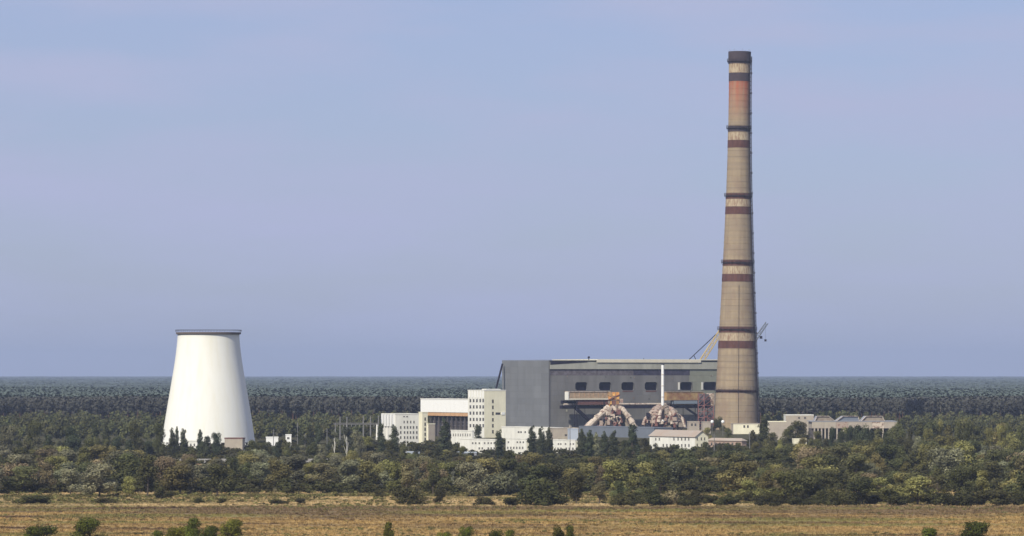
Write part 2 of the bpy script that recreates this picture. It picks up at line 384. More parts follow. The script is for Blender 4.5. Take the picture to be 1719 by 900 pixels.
for i, h in enumerate(HP):
    wo_ = window(hall, 'f', *h, 0, 1.6, 'deep_glass', 'dark')
    k = 1.3; x0, x1, z0, z1 = h            # surround with chamfered corners, so the opening reads as rounded off
    oc = [(x0+k, z0), (x1-k, z0), (x1, z0+k), (x1, z1-k), (x1-k, z1), (x0+k, z1), (x0, z1-k), (x0, z0+k)]
    ou = [(x0+k, z0-.3), (x1-k, z0-.3), (x1+.3, z0-.3), (x1+.3, z1+.3), (x1-k, z1+.3), (x0+k, z1+.3), (x0-.3, z1+.3), (x0-.3, z0-.3)]
    sm = MB()
    for q in (oc, ou):
        for y_ in (-0.22, 0.3): sm.v += [(x, y_ if q is oc else min(y_, -0.1), z) for x, z in q]
    for q in range(8):
        w_ = (q+1) % 8
        sm.f += [(q, w_, 16+w_, 16+q), (q, w_, 8+w_, 8+q), (16+q, 16+w_, 24+w_, 24+q)]; sm.m += [0, 0, 0]
    sm.build('window_surround', M['hall_panel'], hall)
    if i in (4, 5): MB().box(x0-1.9, x0-0.35, -0.5, -0.25, z0+0.3, z1-0.2).build('shutter', M['white'], hall)
    if i in (0, 2, 3): MB().box(h[0]+1, h[1]-1, -0.32, -0.12, h[2]-1.1, h[2]-0.4).build('sill', M['rust_dark'], hall)
rd = random.Random(5)
for _ in range(26):
    x = rd.uniform(6, HL-30); z = rd.choice((rd.uniform(36.5, 39), rd.uniform(20, 27), rd.uniform(2, 14))); w = rd.uniform(0.4, 1.3); MB().box(x, x+w, -0.3, -0.14, z, z+rd.uniform(0.5, 1.5)).build('vent', M[rd.choice(('dark', 'hall_core', 'duct_grey', 'fascia'))], hall)
# cladding panels, each its own piece
rows = [0, 5.0, 10.0, 15.2, 20.4, 25.2, 28.5, 34.7, 39.6]
cols = np.linspace(0, HL, 27)
LX = HB.xf(1158)
for j in range(len(rows)-1):
    for i in range(len(cols)-1):
        x0, x1, z0, z1 = cols[i]+0.02, cols[i+1]-0.02, rows[j]+0.03, rows[j+1]-0.03
        segs = [(x0, x1)]
        for h in HP:
            if z0 < h[3]-0.1 and z1 > h[2]+0.1:
                ns = []
                for a, b in segs:
                    if h[0] >= b or h[1] <= a: ns.append((a, b)); continue
                    if h[0]-a > 0.3: ns.append((a, h[0]))
                    if b-h[1] > 0.3: ns.append((h[1], b))
                segs = ns
        for a, b in segs:
            light = (a+b)/2 > LX and z0 > 24
            pn = MB().box(a, b, -0.10-0.03*random.random(), -0.004, z0, z1).build('wall_panel', M['hall_light' if light else 'hall_panel'], hall)
cols2 = np.linspace(0, HD, 7); rows2 = np.linspace(0, HT-0.2, 12)
for j in range(11):
    for i in range(6):
        MB().box(-0.10-0.03*random.random(), -0.004, cols2[i]+0.025, cols2[i+1]-0.025, rows2[j]+0.03, rows2[j+1]-0.03).build('wall_panel', M['hall_panel_end'], hall)
# strip under the eaves: mottled, with the dark glazed length, and the light fascia above
XA, XB_ = HB.xf(1063), HB.xf(1158)
MB().box(0.3, XA, -0.12, -0.006, 39.65, 43.9).build('upper_band', M['mottled'], hall)
for a in np.arange(XA, XB_-3, (XB_-XA)/12):
    MB().box(a+0.1, a+(XB_-XA)/12-0.1, -0.12, -0.006, 39.65, 43.9).build('glazing_panel', M['dark_strip'], hall)
MB().box(XB_, HL-0.2, -0.12, -0.006, 39.65, 43.9).build('upper_band', M['hall_light'], hall)
MB().box(0.25, HL, -0.9, -0.13, 44.2, 49.4).build('fascia', M['fascia'], hall)
mb = MB(); mb.box(-0.1, HL, -1.3, 1.0, HT-0.05, HT+0.35); mb.build('coping', M['hall_panel_end'], hall)
xc0 = HB.xf(1000); cpx = np.linspace(xc0, HB.xf(1175), 12)
for a, b in zip(cpx, cpx[1:]): MB().box(a+0.04, b-0.04, -1.55-0.05*random.random(), -1.31, HT-1.5, HT+0.45).build('eaves_panel', M['cream'], hall)
XD = HB.xf(985)
mb = MB(); mb.v += [(0.3, -1.05, 47.4), (XD, -1.05, 49.2), (XD, -1.05, 50.4), (0.3, -1.05, 50.4), (0.3, -0.9, 47.4), (XD, -0.9, 49.2), (XD, -0.9, 50.4), (0.3, -0.9, 50.4)]
for q in ((0,1,2,3), (4,5,6,7), (0,1,5,4), (0,3,7,4), (1,2,6,5), (2,3,7,6)): mb.f.append(q); mb.m.append(0)
mb.build('dark_eaves_strip', M['dark'], hall)  # dark strip below the coping, narrowing away from the corner
MB().box(-0.12, 1.0, 1.002, HD, HT-0.04, HT+0.34).build('coping', M['hall_panel_end'], hall)
MB().box(-0.4, 0.24, -0.5, 0.2, 0.1, HT-0.1).build('corner_trim', M['hall_core'], hall)
xv = HB.xf(992)
mb = MB(); mb.tube((xv, 3, HT), (xv, 3, HT+2.2), 0.3, k=8); mb.tube((xv, 3, HT+1.6), (xv, 3, HT+3.0), 0.9, 0.7, k=10); mb.build('roof_vent', M['dark'], hall)
MB().tube((HB.xf(1083), 2, HT), (HB.xf(1083), 2, HT+1.8), 0.2).build('roof_vent', M['dark'], hall)
# raised roof strip seen as the bright line on the right half
MB().box(HB.xf(1005), HL-2, 1.2, HD-2, HT-0.1, HT+0.9).build('roof', M['cream_wall'], hall)
# inclined strut against the flank of the hall
q0 = (PX(827, 2990), 2990, PZ(652, 2990)); 
st = MB().tube((PX(815, 3030), 3030, 0), (PX(843.5, 3055), 3055, PZ(611, 3055)), 0.7).build('inclined_pipe', M['dark'])
tag(st, 'dark slanting pipe leaning against the grey hall behind the white tower block', 'pipe')

# ---- galleries and pipe rack in front of the hall
def hf(px, yo): return HB.xf(px, yo)
g = thing('conveyor_gallery', 'beige raised gallery with bright lower edge, ending at the orange head house', 'gallery', HB.loc, HB.t)
yo = -14
zt, zb = HB.z(658, hf(990, yo), yo), HB.z(671, hf(990, yo), yo)
a, b = hf(953, yo), hf(1026, yo)
MB().box(a+1, b, yo, yo+4, zb+1.0, zt).build('gallery_wall', M['gallery'], g)
MB().box(a+1, b, yo-0.4, yo+4.3, zb, zb+0.9).build('lower_edge', M['cream'], g)
MB().box(a, b, yo-0.4, yo+4.4, zt+0.01, zt+0.5).build('gallery_roof', M['duct_cream'], g)
MB().box(a, a+0.9, yo-0.5, yo+4.2, zb-0.1, zt-0.02).build('end_wall', M['white'], g)
MB().box(a+9, b, yo+0.5, yo+3.5, HB.z(679.5, hf(990, yo), yo), zb-0.02).build('lower_wall', M['rust_dark'], g)
for s in np.linspace(a+6, b-3, 8): MB().box(s, s+0.25, yo-0.15, yo-0.01, zb+1.9, zt-0.1).build('rib', M['orange_band'], g)
for s in (a+8, b-6):
    for e in (yo+0.3, yo+3.6): MB().tube((s, e, 0), (s, e, zb), 0.28, k=6).build('leg', M['dark'], g)
g2 = thing('rust_gallery', 'orange-brown raised gallery running from the white flue to the red steel tower', 'gallery', HB.loc, HB.t)
a, b = hf(1119, yo), hf(1181, yo)
zt, zb = HB.z(658.5, hf(1150, yo), yo), HB.z(672, hf(1150, yo), yo)
nseg = 9
for i in range(nseg):
    s0, s1 = a+(b-a)*i/nseg, a+(b-a)*(i+1)/nseg
    MB().box(s0+0.08, s1-0.08, yo, yo+4, zb, zt).build('wall_panel', M['rust_gallery'], g2)
MB().box(a-0.3, b, yo-0.3, yo+4.3, zt+0.01, zt+0.4).build('gallery_roof', M['gallery'], g2)
MB().box(hf(1130, yo), b, yo+0.2, yo+3.6, zb-2.6, zb-0.02).build('lower_duct', M['blue_grey'], g2)
for s in (a+6, b-5):
    for e in (yo+0.3, yo+3.6): MB().tube((s, e, 0), (s, e, zb), 0.28, k=6).build('leg', M['dark'], g2)
pr = thing('pipe_rack', 'long dark pipe bridge topped by cream pipes crossing in front of the grey hall', 'pipe bridge', HB.loc, HB.t)
yo = -9; a, b = hf(943, yo), hf(1196, yo); zt = HB.z(680.5, hf(1000, yo), yo); 
MB().box(a, b, yo-0.3, yo+3.0, zt-2.4, zt-0.1).build('bridge_beam', M['dark'], pr)
MB().tube((a+2, yo+0.4, zt+0.7), (b-1, yo+0.4, zt+0.7), 0.75, k=8).build('pipe', M['duct_cream'], pr)
MB().tube((a+6, yo+1.9, zt+0.4), (b-1, yo+1.9, zt+0.4), 0.5, k=8).build('pipe', M['duct_grey'], pr)
MB().box(a+1, hf(972, yo), yo+0.6, yo+3.2, zt+1.2, zt+3.6).build('gallery_underside', M['dark'], pr)  # dark box added to stand for the gallery's dark underside
MB().box(a-0.5, hf(975, yo), yo-1.5, yo-0.1, zt-1.6, zt+0.1).build('walkway', M['dark'], pr)
s0, s1 = hf(966, yo), hf(994, yo)
MB().tube((s0, yo-0.6, zt-2.0), (s1, yo-0.6, zt-13.5), 1.3, k=6).build('diagonal_strut', M['dark'], pr)
for s in np.arange(a+20, b, 17): 
    MB().tube((s, yo+0.5, 0), (s, yo+0.5, zt-2), 0.22, k=6).build('leg', M['hall_core'], pr)
s0 = hf(1108, yo); MB().tube((s0+22, yo-0.5, zt-2), (s0+34, yo-0.5, zt-9), 0.8, k=6).build('diagonal_strut', M['dark'], pr)

# red lattice tower
def lattice(mb, base, top, w0, w1, n, r=0.18, m=0):
    base, top = Vector(base), Vector(top); ax = (top-base).normalized(); u = ax.cross(Vector((0, 1, 0.01))).normalized(); v = ax.cross(u)
    def c(i, k):
        t = i/n; w = w0+(w1-w0)*t; sx, sy = ((-1, -1), (1, -1), (1, 1), (-1, 1))[k % 4]
        return base + (top-base)*t + u*sx*w/2 + v*sy*w/2
    for k in range(4): mb.tube(c(0, k), c(n, k), r, k=5, m=m, caps=False)
    for i in range(n):
        for k in range(4):
            mb.tube(c(i, k), c(i, k+1), r*0.7, k=4, m=m, caps=False); mb.tube(c(i, k), c(i+1, k+1), r*0.7, k=4, m=m, caps=False)
rt = thing('steel_tower', 'pinkish red steel frame tower between the grey hall and the chimney foot', 'steel tower', (PX(1185, 2990), 2990, 0), R(T))
zt = PZ(660, 2990)
mb = MB(); lattice(mb, (0, 0, 0), (0, 0, zt), 8.0, 8.0, 6, 0.34); mb.build('frame', M['red_steel'], rt)
mb = MB(); mb.box(-3.4, 0.3, -3.7, 3.7, zt-5.5, zt-0.6); mb.build('machine_house', M['mottled'], rt)
mb = MB(); mb.box(-3.5, 1.0, -3.9, 3.5, zt-9, zt-6); mb.build('machine_house', M['dark'], rt)
mb = MB(); mb.box(2.4, 4.6, -4.4, 3, zt-9, zt-0.2); mb.build('stair_case', M['duct_cream'], rt)

# slender white flue
wf_ = thing('white_flue', 'slender white flue pipe standing before the grey hall between two duct clusters', 'flue', (PX(1112.5, 2945), 2945, 0))
zt = PZ(611, 2945)
MB().tube((0, 0, 0), (0, 0, zt-0.5), 1.15, 1.0, k=16).build('pipe', M['white_fresh'], wf_, smooth=False)
for q in (8, 16, 24, 32, 40): MB().lathe([(1.05, q), (1.3, q), (1.3, q+0.35), (1.05, q+0.35)], 16).build('flange', M['duct_cream'], wf_)
MB().lathe([(1.0, zt-0.5), (1.25, zt-0.5), (1.25, zt), (0.85, zt), (0.85, zt-1)], 16).build('rim', M['dark'], wf_)

# conveyor transfer tower with its slanting galleries
dd = 2925
tt = thing('conveyor_tower', 'rusty conveyor tower with orange head house and slanting ducts on both sides', 'conveyor tower', (PX(1030, dd), dd, 0))
def tp(px, py, y=0): return (PX(px, dd)-PX(1030, dd), y, PZ(py, dd))
mb = MB(); a = tp(1021, 658); b = tp(1040, 679)
for i in range(3):
    for j in range(3):
        x0 = a[0]+(b[0]-a[0])*i/3; z0 = b[2]+(a[2]-b[2])*j/3
        mb.box(x0+0.1, x0+2.4, -2.5-0.6*((i+j) % 2), 2.5, z0+0.2, z0+2.8, (0, 0, 1, 2, 0, 0, 1, 0, 0)[i*3+j])
mb.tube((a[0]-0.3, -3.2, b[2]+3), (b[0]+0.3, -3.2, a[2]-2), 0.5, k=6, m=2); mb.tube((a[0]-0.3, -3.2, a[2]-2), (b[0]+0.3, -3.2, b[2]+3), 0.4, k=6, m=1)
mb.build('head_house', [M['orange'], M['rust_gallery'], M['rust_dark']], tt)
MB().box(a[0]-0.6, b[0]+0.6, -3, 3, b[2]-0.5, b[2]).build('platform', M['rust_dark'], tt)
mb = MB(); lattice(mb, (0, 0, 0), (0, 0, b[2]-0.5), 9, 4.5, 5, 0.35); mb.build('frame', M['rust_dark'], tt)
for (x0, y0, x1, y1, w, mm) in ((1024, 682, 1038, 692, 2.0, 'duct_cream'), (1031, 690, 1022, 702, 1.7, 'duct_pink'), (1036, 680, 1027, 697, 1.4, 'duct_grey'), (1029, 698, 1033, 712, 1.6, 'duct_pink'), (1020, 702, 1028, 716, 1.5, 'duct_cream'), (1026, 680, 1023, 690, 1.6, 'orange'), (1034, 690, 1040, 704, 1.3, 'rust_dark'), (1018, 693, 1025, 688, 1.5, 'duct_cream'), (1012, 705, 1018, 700, 1.6, 'duct_cream')):
    MB().tube(tp(x0, y0, -2.2), tp(x1, y1, -2.8), w, k=10).build('chute', M[mm], tt)
def bent(pts, r, k=10, segn=10):
    P = [Vector(p) for p in pts]; out = []
    for i in range(segn+1):
        t = i/segn; Q = P[:]
        while len(Q) > 1: Q = [Q[j].lerp(Q[j+1], t) for j in range(len(Q)-1)]
        out.append(Q[0])
    m_ = MB()
    r *= 0.88
    for i in range(segn):
        rr_ = r*random.uniform(0.8, 1.1); m_.tube(out[i], out[i+1], rr_, rr_*random.uniform(0.92, 1.05), k)
    for i in range(2, segn, 4):
        e = (out[i+1]-out[i]).normalized()*0.3; m_.tube(out[i]-e, out[i]+e, r*1.15, k=k)
    return m_
bent([tp(1022, 684, -3), tp(1012, 692, -5), tp(978, 724, -10)], 2.6).build('slanting_duct', M['duct_cream'], tt)
bent([tp(1019, 692, 3), tp(1005, 702, 0), tp(988, 722, -3)], 1.9).build('slanting_duct', M['duct_pink'], tt)
bent([tp(1036, 682, -1), tp(1052, 690, -3), tp(1068, 722, -6)], 2.3).build('slanting_duct', M['duct_cream'], tt)
bent([tp(1034, 688, 2), tp(1048, 694, 2), tp(1056, 724, 0)], 1.9).build('slanting_duct', M['duct_grey'], tt)
bent([tp(1028, 694, -3), tp(1018, 704, -5), tp(1012, 724, -7)], 1.7).build('slanting_duct', M['duct_grey'], tt)
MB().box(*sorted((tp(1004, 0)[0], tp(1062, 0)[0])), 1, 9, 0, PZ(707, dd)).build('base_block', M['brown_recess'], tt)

dd = 2915
dc = thing('duct_cluster', 'arched cluster of fat pinkish and cream ducts around the white flue', 'ducts', (PX(1114, dd), dd, 0))
def cp(px, py, y=0): return (PX(px, dd)-PX(1114, dd), y, PZ(py, dd))
for (x, top, w, mm, y, foot) in ((1082, 703, 2.0, 'duct_pink', 0, 714), (1091, 694, 3.0, 'duct_pink', -3, 711), (1100, 689, 3.2, 'duct_pink', -5, 712), (1107, 692, 1.6, 'duct_cream', -8, 709), (1103, 699, 1.5, 'rust_dark', -8, 716),
                           (1121, 686, 2.6, 'duct_grey', -4, 722), (1126, 695, 1.7, 'duct_cream', -8, 712), (1132, 688, 1.8, 'duct_pink', -7, 713), (1130, 700, 1.3, 'rust_dark', -9, 718), (1139, 692, 2.2, 'duct_grey', -3, 722), (1147, 700, 1.7, 'duct_cream', -1, 719)):
    bent([cp(1113 + (x-1113)*0.25, 688, 3), cp((x*2+1114)/3, top-7, 1), cp(x, top, y), cp(x+(2 if x > 1114 else -2), foot, y-1)], w, 10, 9).build('duct', M[mm], dc)
for x, z0_, z1_ in ((1096, 712, 720), (1108, 708, 718), (1118, 710, 720), (1134, 712, 722)): MB().box(cp(x-2, 0)[0], cp(x+2, 0)[0], -6, -3, PZ(z1_, dd), PZ(z0_, dd)).build('pump_block', M['duct_cream' if x % 4 else 'rust_dark'], dc)
MB().tube(cp(1113, 704, 5), cp(1113, 686, 5), 6.5, 3, k=10).build('collector', M['duct_pink'], dc)
MB().box(cp(1092, 0)[0], cp(1142, 0)[0], 2, 9, 0, PZ(709, dd)).build('base_block', M['brown_recess'], dc)

def clutter(root, fn, cx, cy, sx, sy, n, y0, seed):
    rd = random.Random(seed)
    for _ in range(n):
        x, y = rd.gauss(cx, sx), rd.gauss(cy, sy); y = min(y, 718); a = fn(x, y, y0+rd.uniform(-2, 1)); t = rd.choice(('duct_cream', 'duct_pink', 'rust_dark', 'duct_grey', 'rust_dark', 'dark'))
        if rd.random() < 0.55:
            b_ = fn(x+rd.uniform(-5, 5), y+rd.uniform(3, 9), y0+rd.uniform(-2, 1)); MB().tube(a, b_, rd.uniform(0.35, 0.9), k=7).build('pipe', M[t], root)
        else:
            w, h = rd.uniform(0.7, 1.8), rd.uniform(0.7, 2.0); MB().box(a[0]-w, a[0]+w, a[1]-1, a[1]+1, a[2]-h, a[2]+h).build('machine_casing', M[t], root)
clutter(tt, tp, 1030, 697, 7, 10, 34, -4, 3)
clutter(tt, tp, 1012, 706, 8, 6, 12, -6, 4)
clutter(dc, cp, 1098, 704, 9, 6, 16, -7, 5)
clutter(dc, cp, 1130, 706, 8, 7, 18, -8, 6)

# ---- chimney
CD = 2985; ppm = F/CD
cz = lambda py: PZ(py, CD)
prof_px = [(88, 18.0), (106, 17.9), (130, 17.7), (170, 17.8), (215, 18.2), (270, 19.2), (330, 20.8), (385, 22.8), (440, 25.0), (500, 27.6), (553, 30.3), (605, 32.8), (655, 35.0), (722, 37.6)]
def crad(z):
    y = HZ + (CH - z)*F/CD
    return float(np.interp(y, [p[0] for p in prof_px], [p[1] for p in prof_px]))/ppm
chim = thing('chimney', 'very tall tapering tan concrete chimney with dark red rings', 'chimney', (PX(1236, CD), CD, 0))
chim.rotation_euler = (0, 0.0090, 0)
m = bpy.data.materials.new('chimney_concrete'); m.use_nodes = True; n = m.node_tree; N = n.nodes.new; K = n.links.new
b = n.nodes['Principled BSDF']; b.inputs['Roughness'].default_value = 0.9; b.inputs['Specular IOR Level'].default_value = 0.1
tcn = N('ShaderNodeTexCoord'); sx = N('ShaderNodeSeparateXYZ'); K(tcn.outputs['Object'], sx.inputs[0])
def nz_(scale, stretch, det=5):
    mp = N('ShaderNodeMapping'); mp.inputs['Scale'].default_value = stretch; K(tcn.outputs['Object'], mp.inputs[0])
    z = N('ShaderNodeTexNoise'); z.inputs['Scale'].default_value = scale; z.inputs['Detail'].default_value = det; K(mp.outputs[0], z.inputs[0]); return z.outputs[0]
def rr(v, a, b_, c=0, d=1):
    r = N('ShaderNodeMapRange'); r.inputs[1].default_value = a; r.inputs[2].default_value = b_; r.inputs[3].default_value = c; r.inputs[4].default_value = d; K(v, r.inputs[0]); return r.outputs[0]
def mx_(f, a, b_):
    x = N('ShaderNodeMix'); x.data_type = 'RGBA'; K(f, x.inputs[0])
    for s, i in ((a, 6), (b_, 7)):
        if isinstance(s, tuple): x.inputs[i].default_value = (*s, 1)
        else: K(s, x.inputs[i])
    return x.outputs[2]
def mul(a, b_):
    x = N('ShaderNodeMath'); x.operation = 'MULTIPLY'; K(a, x.inputs[0]); K(b_, x.inputs[1]); return x.outputs[0]
c = mx_(rr(nz_(0.5, (1, 1, 0.05)), 0.35, 0.65), (0.365, 0.285, 0.180), (0.29, 0.225, 0.145))
c = mx_(rr(nz_(0.3, (0.05, 0.05, 1), 3), 0.4, 0.6, 0, 0.7), c, (0.27, 0.215, 0.15))
c = mx_(rr(nz_(0.12, (1, 1, 0.5), 6), 0.5, 0.62, 0, 0.5), c, (0.25, 0.18, 0.125))
st = mul(rr(sx.outputs[2], cz(205), cz(140)), rr(nz_(0.45, (1, 1, 0.06)), 0.35, 0.6, 0.45, 1))
c = mx_(st, c, (0.38, 0.12, 0.06))
K(c, b.inputs['Base Color']); M['chimney'] = m
M['band_red'] = mat('band_red', (0.105, 0.046, 0.034), 0.85, var=0.35, scale=0.4, stretch=(1, 1, 0.2))
M['band_dark'] = mat('band_dark', (0.062, 0.046, 0.050), 0.85, var=0.2, scale=0.4)
M['band_pale'] = mat('band_pale', (0.46, 0.38, 0.25), 0.85, c2=(0.26, 0.17, 0.11), scale=0.9, stretch=(1, 1, 0.25), fac=(0.42, 0.62))
M['rail'] = mat('rail', (0.035, 0.028, 0.032), 0.8)
zs = list(np.arange(0, cz(92), 4.5)) + [cz(92)]
pr_ = []
for z in zs:
    r = crad(z); pr_ += [(r-0.10, z), (r, z+0.12), (r, z+0.24)]
pr_ = pr_[:-2] + [(crad(cz(88)), cz(88)), (crad(cz(88))-0.8, cz(88)), (crad(cz(88))-0.9, cz(110))]
MB().lathe(pr_, 72).build('shaft', M['chimney'], chim)
def ring(y0, y1, mm, grow=0.06, name='painted_ring'):
    z0, z1 = cz(y1), cz(y0); st_ = 4
    pf = [(crad(z0)-0.05, z0)] + [(crad(z0+(z1-z0)*i/st_)+grow, z0+(z1-z0)*i/st_) for i in range(st_+1)] + [(crad(z1)-0.05, z1)]
    return MB().lathe(pf, 72).build(name, M[mm], chim)
ring(87, 107, 'band_dark', 0.45, 'cap'); ring(107.2, 122.8, 'band_pale'); ring(123, 137, 'band_dark', 0.1)
for (yp, ypal, yr) in ((211, 223, 236), (324, 335, 347.5), (436, 448, 460.5), (548, 560, 572.5)):
    ring(yp+1, yp+10.5, 'band_red' if yp > 220 else 'band_dark', 0.1); ring(ypal, yr-0.3, 'band_pale'); ring(yr, yr+12.5, 'band_red', 0.1)
ring(654.5, 659, 'band_red', 0.15)
def platform(y):
    z = cz(y); r = crad(z); w = 1.3
    p = MB().lathe([(r+0.12, z), (r+w, z), (r+w, z+0.3), (r+0.12, z+0.3)], 48)
    p = p.build('platform', M['rail'], chim)
    q = MB()
    for hgt in (1.0, 2.0): q.lathe([(r+w-0.07, z+hgt), (r+w+0.07, z+hgt), (r+w+0.07, z+hgt+0.16), (r+w-0.07, z+hgt+0.16), (r+w-0.07, z+hgt)], 48)
    for i in range(32):
        t = 2*math.pi*i/32; q.tube(((r+w)*math.cos(t), (r+w)*math.sin(t), z), ((r+w)*math.cos(t), (r+w)*math.sin(t), z+2.1), 0.07, k=4)
    q.build('railing', M['rail'], p)
    q = MB()
    for i in range(16):
        t = 2*math.pi*i/16; q.tube((r*math.cos(t), r*math.sin(t), z-1.8), ((r+w)*math.cos(t), (r+w)*math.sin(t), z), 0.1, k=4)
    q.build('bracket', M['rail'], p)
for y in (104, 216, 329.5, 441.5, 553.5, 656): platform(y)
# caged ladder up the right-hand edge, with rests
ang = R(-20)
def on(z, e=0.6, a=ang): r = crad(z)+e; return (r*math.cos(a), r*math.sin(a), z)
lad = MB(); zz = list(np.arange(4, cz(90), 3.0))
for a0, a1 in zip(zz, zz[1:]):
    for da in (-0.035, 0.035): lad.tube(on(a0, 0.4, ang+da), on(a1, 0.4, ang+da), 0.24, k=4, caps=False)
    lad.tube(on(a0, 1.5, ang), on(a1, 1.5, ang), 0.24, k=4, caps=False)
    lad.tube(on(a0, 1.2, ang-0.05), on(a1, 1.2, ang-0.05), 0.24, k=4, caps=False)
    for (x, y) in (((0.4, -0.05), (1.5, 0)), ((0.4, 0.05), (1.5, 0)), ((0.4, -0.05), (0.4, 0.05))):
        lad.tube(on(a0, x[0], ang+x[1]), on(a0, y[0], ang+y[1]), 0.24, k=4, caps=False)
ladder = lad.build('ladder', M['rail'], chim)
for z in np.arange(12, cz(100), 14.5):
    p = on(z, 1.4); MB().box(p[0]-1.2, p[0]+0.6, p[1]-1.3, p[1]+1.3, z, z+0.9).build('landing', M['rail'], ladder)
cb = MB(); zz = list(np.arange(1, cz(465), 8))
for a0, a1 in zip(zz, zz[1:]): cb.tube(on(a0, 0.12, R(-88)), on(a1, 0.12, R(-88)), 0.16, k=4, caps=False)
cb.build('cable', M['rail'], chim)
for i in range(8):
    t = 2*math.pi*i/8+0.2; r = crad(cz(88)); MB().tube((r*math.cos(t), r*math.sin(t), cz(88)), (r*math.cos(t), r*math.sin(t), cz(88)+2.2), 0.07, k=4).build('lightning_rod', M['rail'], chim)

# ---- cranes behind
dk = 3170
cr = thing('lattice_crane', 'ochre lattice crane boom rising behind the hall roof towards the chimney', 'crane', (PX(1112, dk), dk, 0))
tip = Vector((PX(1213, dk)-PX(1112, dk), 0, PZ(551, dk)))
mb = MB(); lattice(mb, (0, 0, 3), tip, 4.2, 2.6, 16, 0.42); mb.build('boom', M['yellow'], cr)
mb = MB(); bs = Vector((PX(1150, dk)-PX(1112, dk), 0, PZ(622, dk)))
mb.tube((-9, 0, 24), tip, 0.35, k=5); mb.tube((-9, 0, 24), (-3, 0, 3), 0.4, k=5); mb.build('stay', M['dark'], cr)
mb = MB(); mb.tube(tip*0.62+Vector((-1, 0, 0)), tip*0.78+Vector((-12, 0, -4)), 0.3, k=5); mb.build('stay', M['dark'], cr)
mb = MB(); mb.box(-12, 1, -3, 3, 1.6, 5); mb.build('cab', M['yellow'], cr)
for s in (-3.4, 2.2): MB().box(-10, 4, s, s+1.2, 0, 1.5).build('track', M['dark'], cr)
dk = 3120
c2 = thing('tower_crane', 'dark crane jib with hanging blocks poking out beyond the chimney', 'crane', (PX(1250, dk), dk, 0))
zt = PZ(596, dk); e = Vector((PX(1287.5, dk)-PX(1250, dk), 0, PZ(542, dk)))
mb = MB(); lattice(mb, (0, 0, 0), (0, 0, zt), 2.6, 2.6, 14, 0.25); mb.build('mast', M['dark'], c2)
mb = MB(); lattice(mb, (0, 0, zt), e, 2.6, 1.9, 9, 0.34); mb.build('jib', M['grey_shed'], c2)
mb = MB(); mb.box(-3, 2, -1.4, 1.4, zt-1, zt+2.5); mb.build('cab', M['dark'], c2)
mb = MB(); lattice(mb, (0, 0, zt), (-8, 0, zt+3), 2, 2, 3, 0.25); mb.build('counter_jib', M['dark'], c2)
for (px, py0, py1, r) in ((1277.5, 557, 566.5, 1.0), (1285, 547, 571.5, 0.8)):
    x = PX(px, dk)-PX(1250, dk); mb = MB(); mb.tube((x, 0, PZ(py0, dk)), (x, 0, PZ(py1, dk)), 0.06, k=4); mb.box(x-r, x+r, -0.6, 0.6, PZ(py1, dk)-r, PZ(py1, dk)+r); mb.build('hook_block', M['dark'], c2)

# ---- cooling tower
TD = 2281; tpm = F/TD
ct = thing('cooling_tower', 'white flaring cooling tower with a thin dark rim', 'cooling tower', (PX(350, TD), TD, 0))
tz = lambda y: PZ(y, TD)
tprof = [(558, 51.8), (566, 51.7), (582, 53.2), (600, 55.4), (620, 58.4), (640, 61.8), (660, 65.2), (680, 68.6), (700, 71.9), (720, 75.0), (742, 78.0)]
yy_ = np.linspace(742, 558, 40)
pf = [(float(np.interp(y, [p[0] for p in tprof], [p[1] for p in tprof]))/tpm, tz(y)) for y in yy_]
pf = pf + [(r-0.6, z) for r, z in reversed(pf)] + [pf[0]]
m = mat('tower_white', (0.82, 0.82, 0.74), 0.75, var=0.05, scale=0.22, stretch=(1, 1, 0.07), c2=(0.70, 0.68, 0.55), fac=(0.45, 0.8))
M['tower_white'] = m
MB().lathe(pf, 96).build('shell', m, ct, smooth=True)
M['rim_grey'] = mat('rim_grey', (0.13, 0.105, 0.09), 0.8)
r = 51.8/tpm
MB().lathe([(r+0.05, tz(561.8)), (r+0.9, tz(560.8)), (r+0.9, tz(558)), (r+0.2, tz(558)), (r-0.7, tz(558))], 96).build('rim', M['rim_grey'], ct)

q = MB()
for i in range(72):
    t = 2*math.pi*i/72; q.tube(((r+1.1)*math.cos(t), (r+1.1)*math.sin(t), tz(557)), ((r+1.1)*math.cos(t), (r+1.1)*math.sin(t), tz(557)+0.9), 0.07, k=4)
q.lathe([(r+1.0, tz(557)+0.9), (r+1.2, tz(557)+0.9), (r+1.2, tz(557)+1.05), (r+1.0, tz(557)+1.05)], 72)
q.build('railing', M['rail'], ct)
rb_ = 78/tpm-0.3
vc = {}
for i in range(40):
    t0 = 2*math.pi*i/40; p0 = Vector((rb_*math.cos(t0), rb_*math.sin(t0), tz(742)+0.2))
    for s in (-1, 1):
        t1 = t0 + s*math.pi/40*0.92
        MB().tube(((rb_+1)*math.cos(t1), (rb_+1)*math.sin(t1), 0), p0, 0.4, k=6).build('column', m, ct)
MB().lathe([(rb_+3, 0), (rb_+3, 0.7), (rb_+2.6, 0.7), (rb_+2.6, 0)], 64).build('basin', M['grey_concrete'], ct)
MB().lathe([(0, tz(741)), (rb_-1.2, tz(741)), (rb_-1.2, 0.05)], 48).build('fill_pack', M['brown_recess'], ct)
pb, *_ = building('pump_house', 'beige windowless block with brown roof edge at the cooling tower foot', 'building', 377, 2170, -6, 407, 376, 736.5, 'dull_wall', Ll=8)
for o in pb.children:
    if o.name.startswith('parapet'): o.data.materials.clear(); o.data.materials.append(M['rust_dark'])
pb2, *_ = building('valve_house', 'small white house behind the poplars under the cooling tower', 'building', 315, 2170, -6, 331, 314, 741, 'white', Ll=6, wf=grid((319, 325), (745,), 2.5, 4))

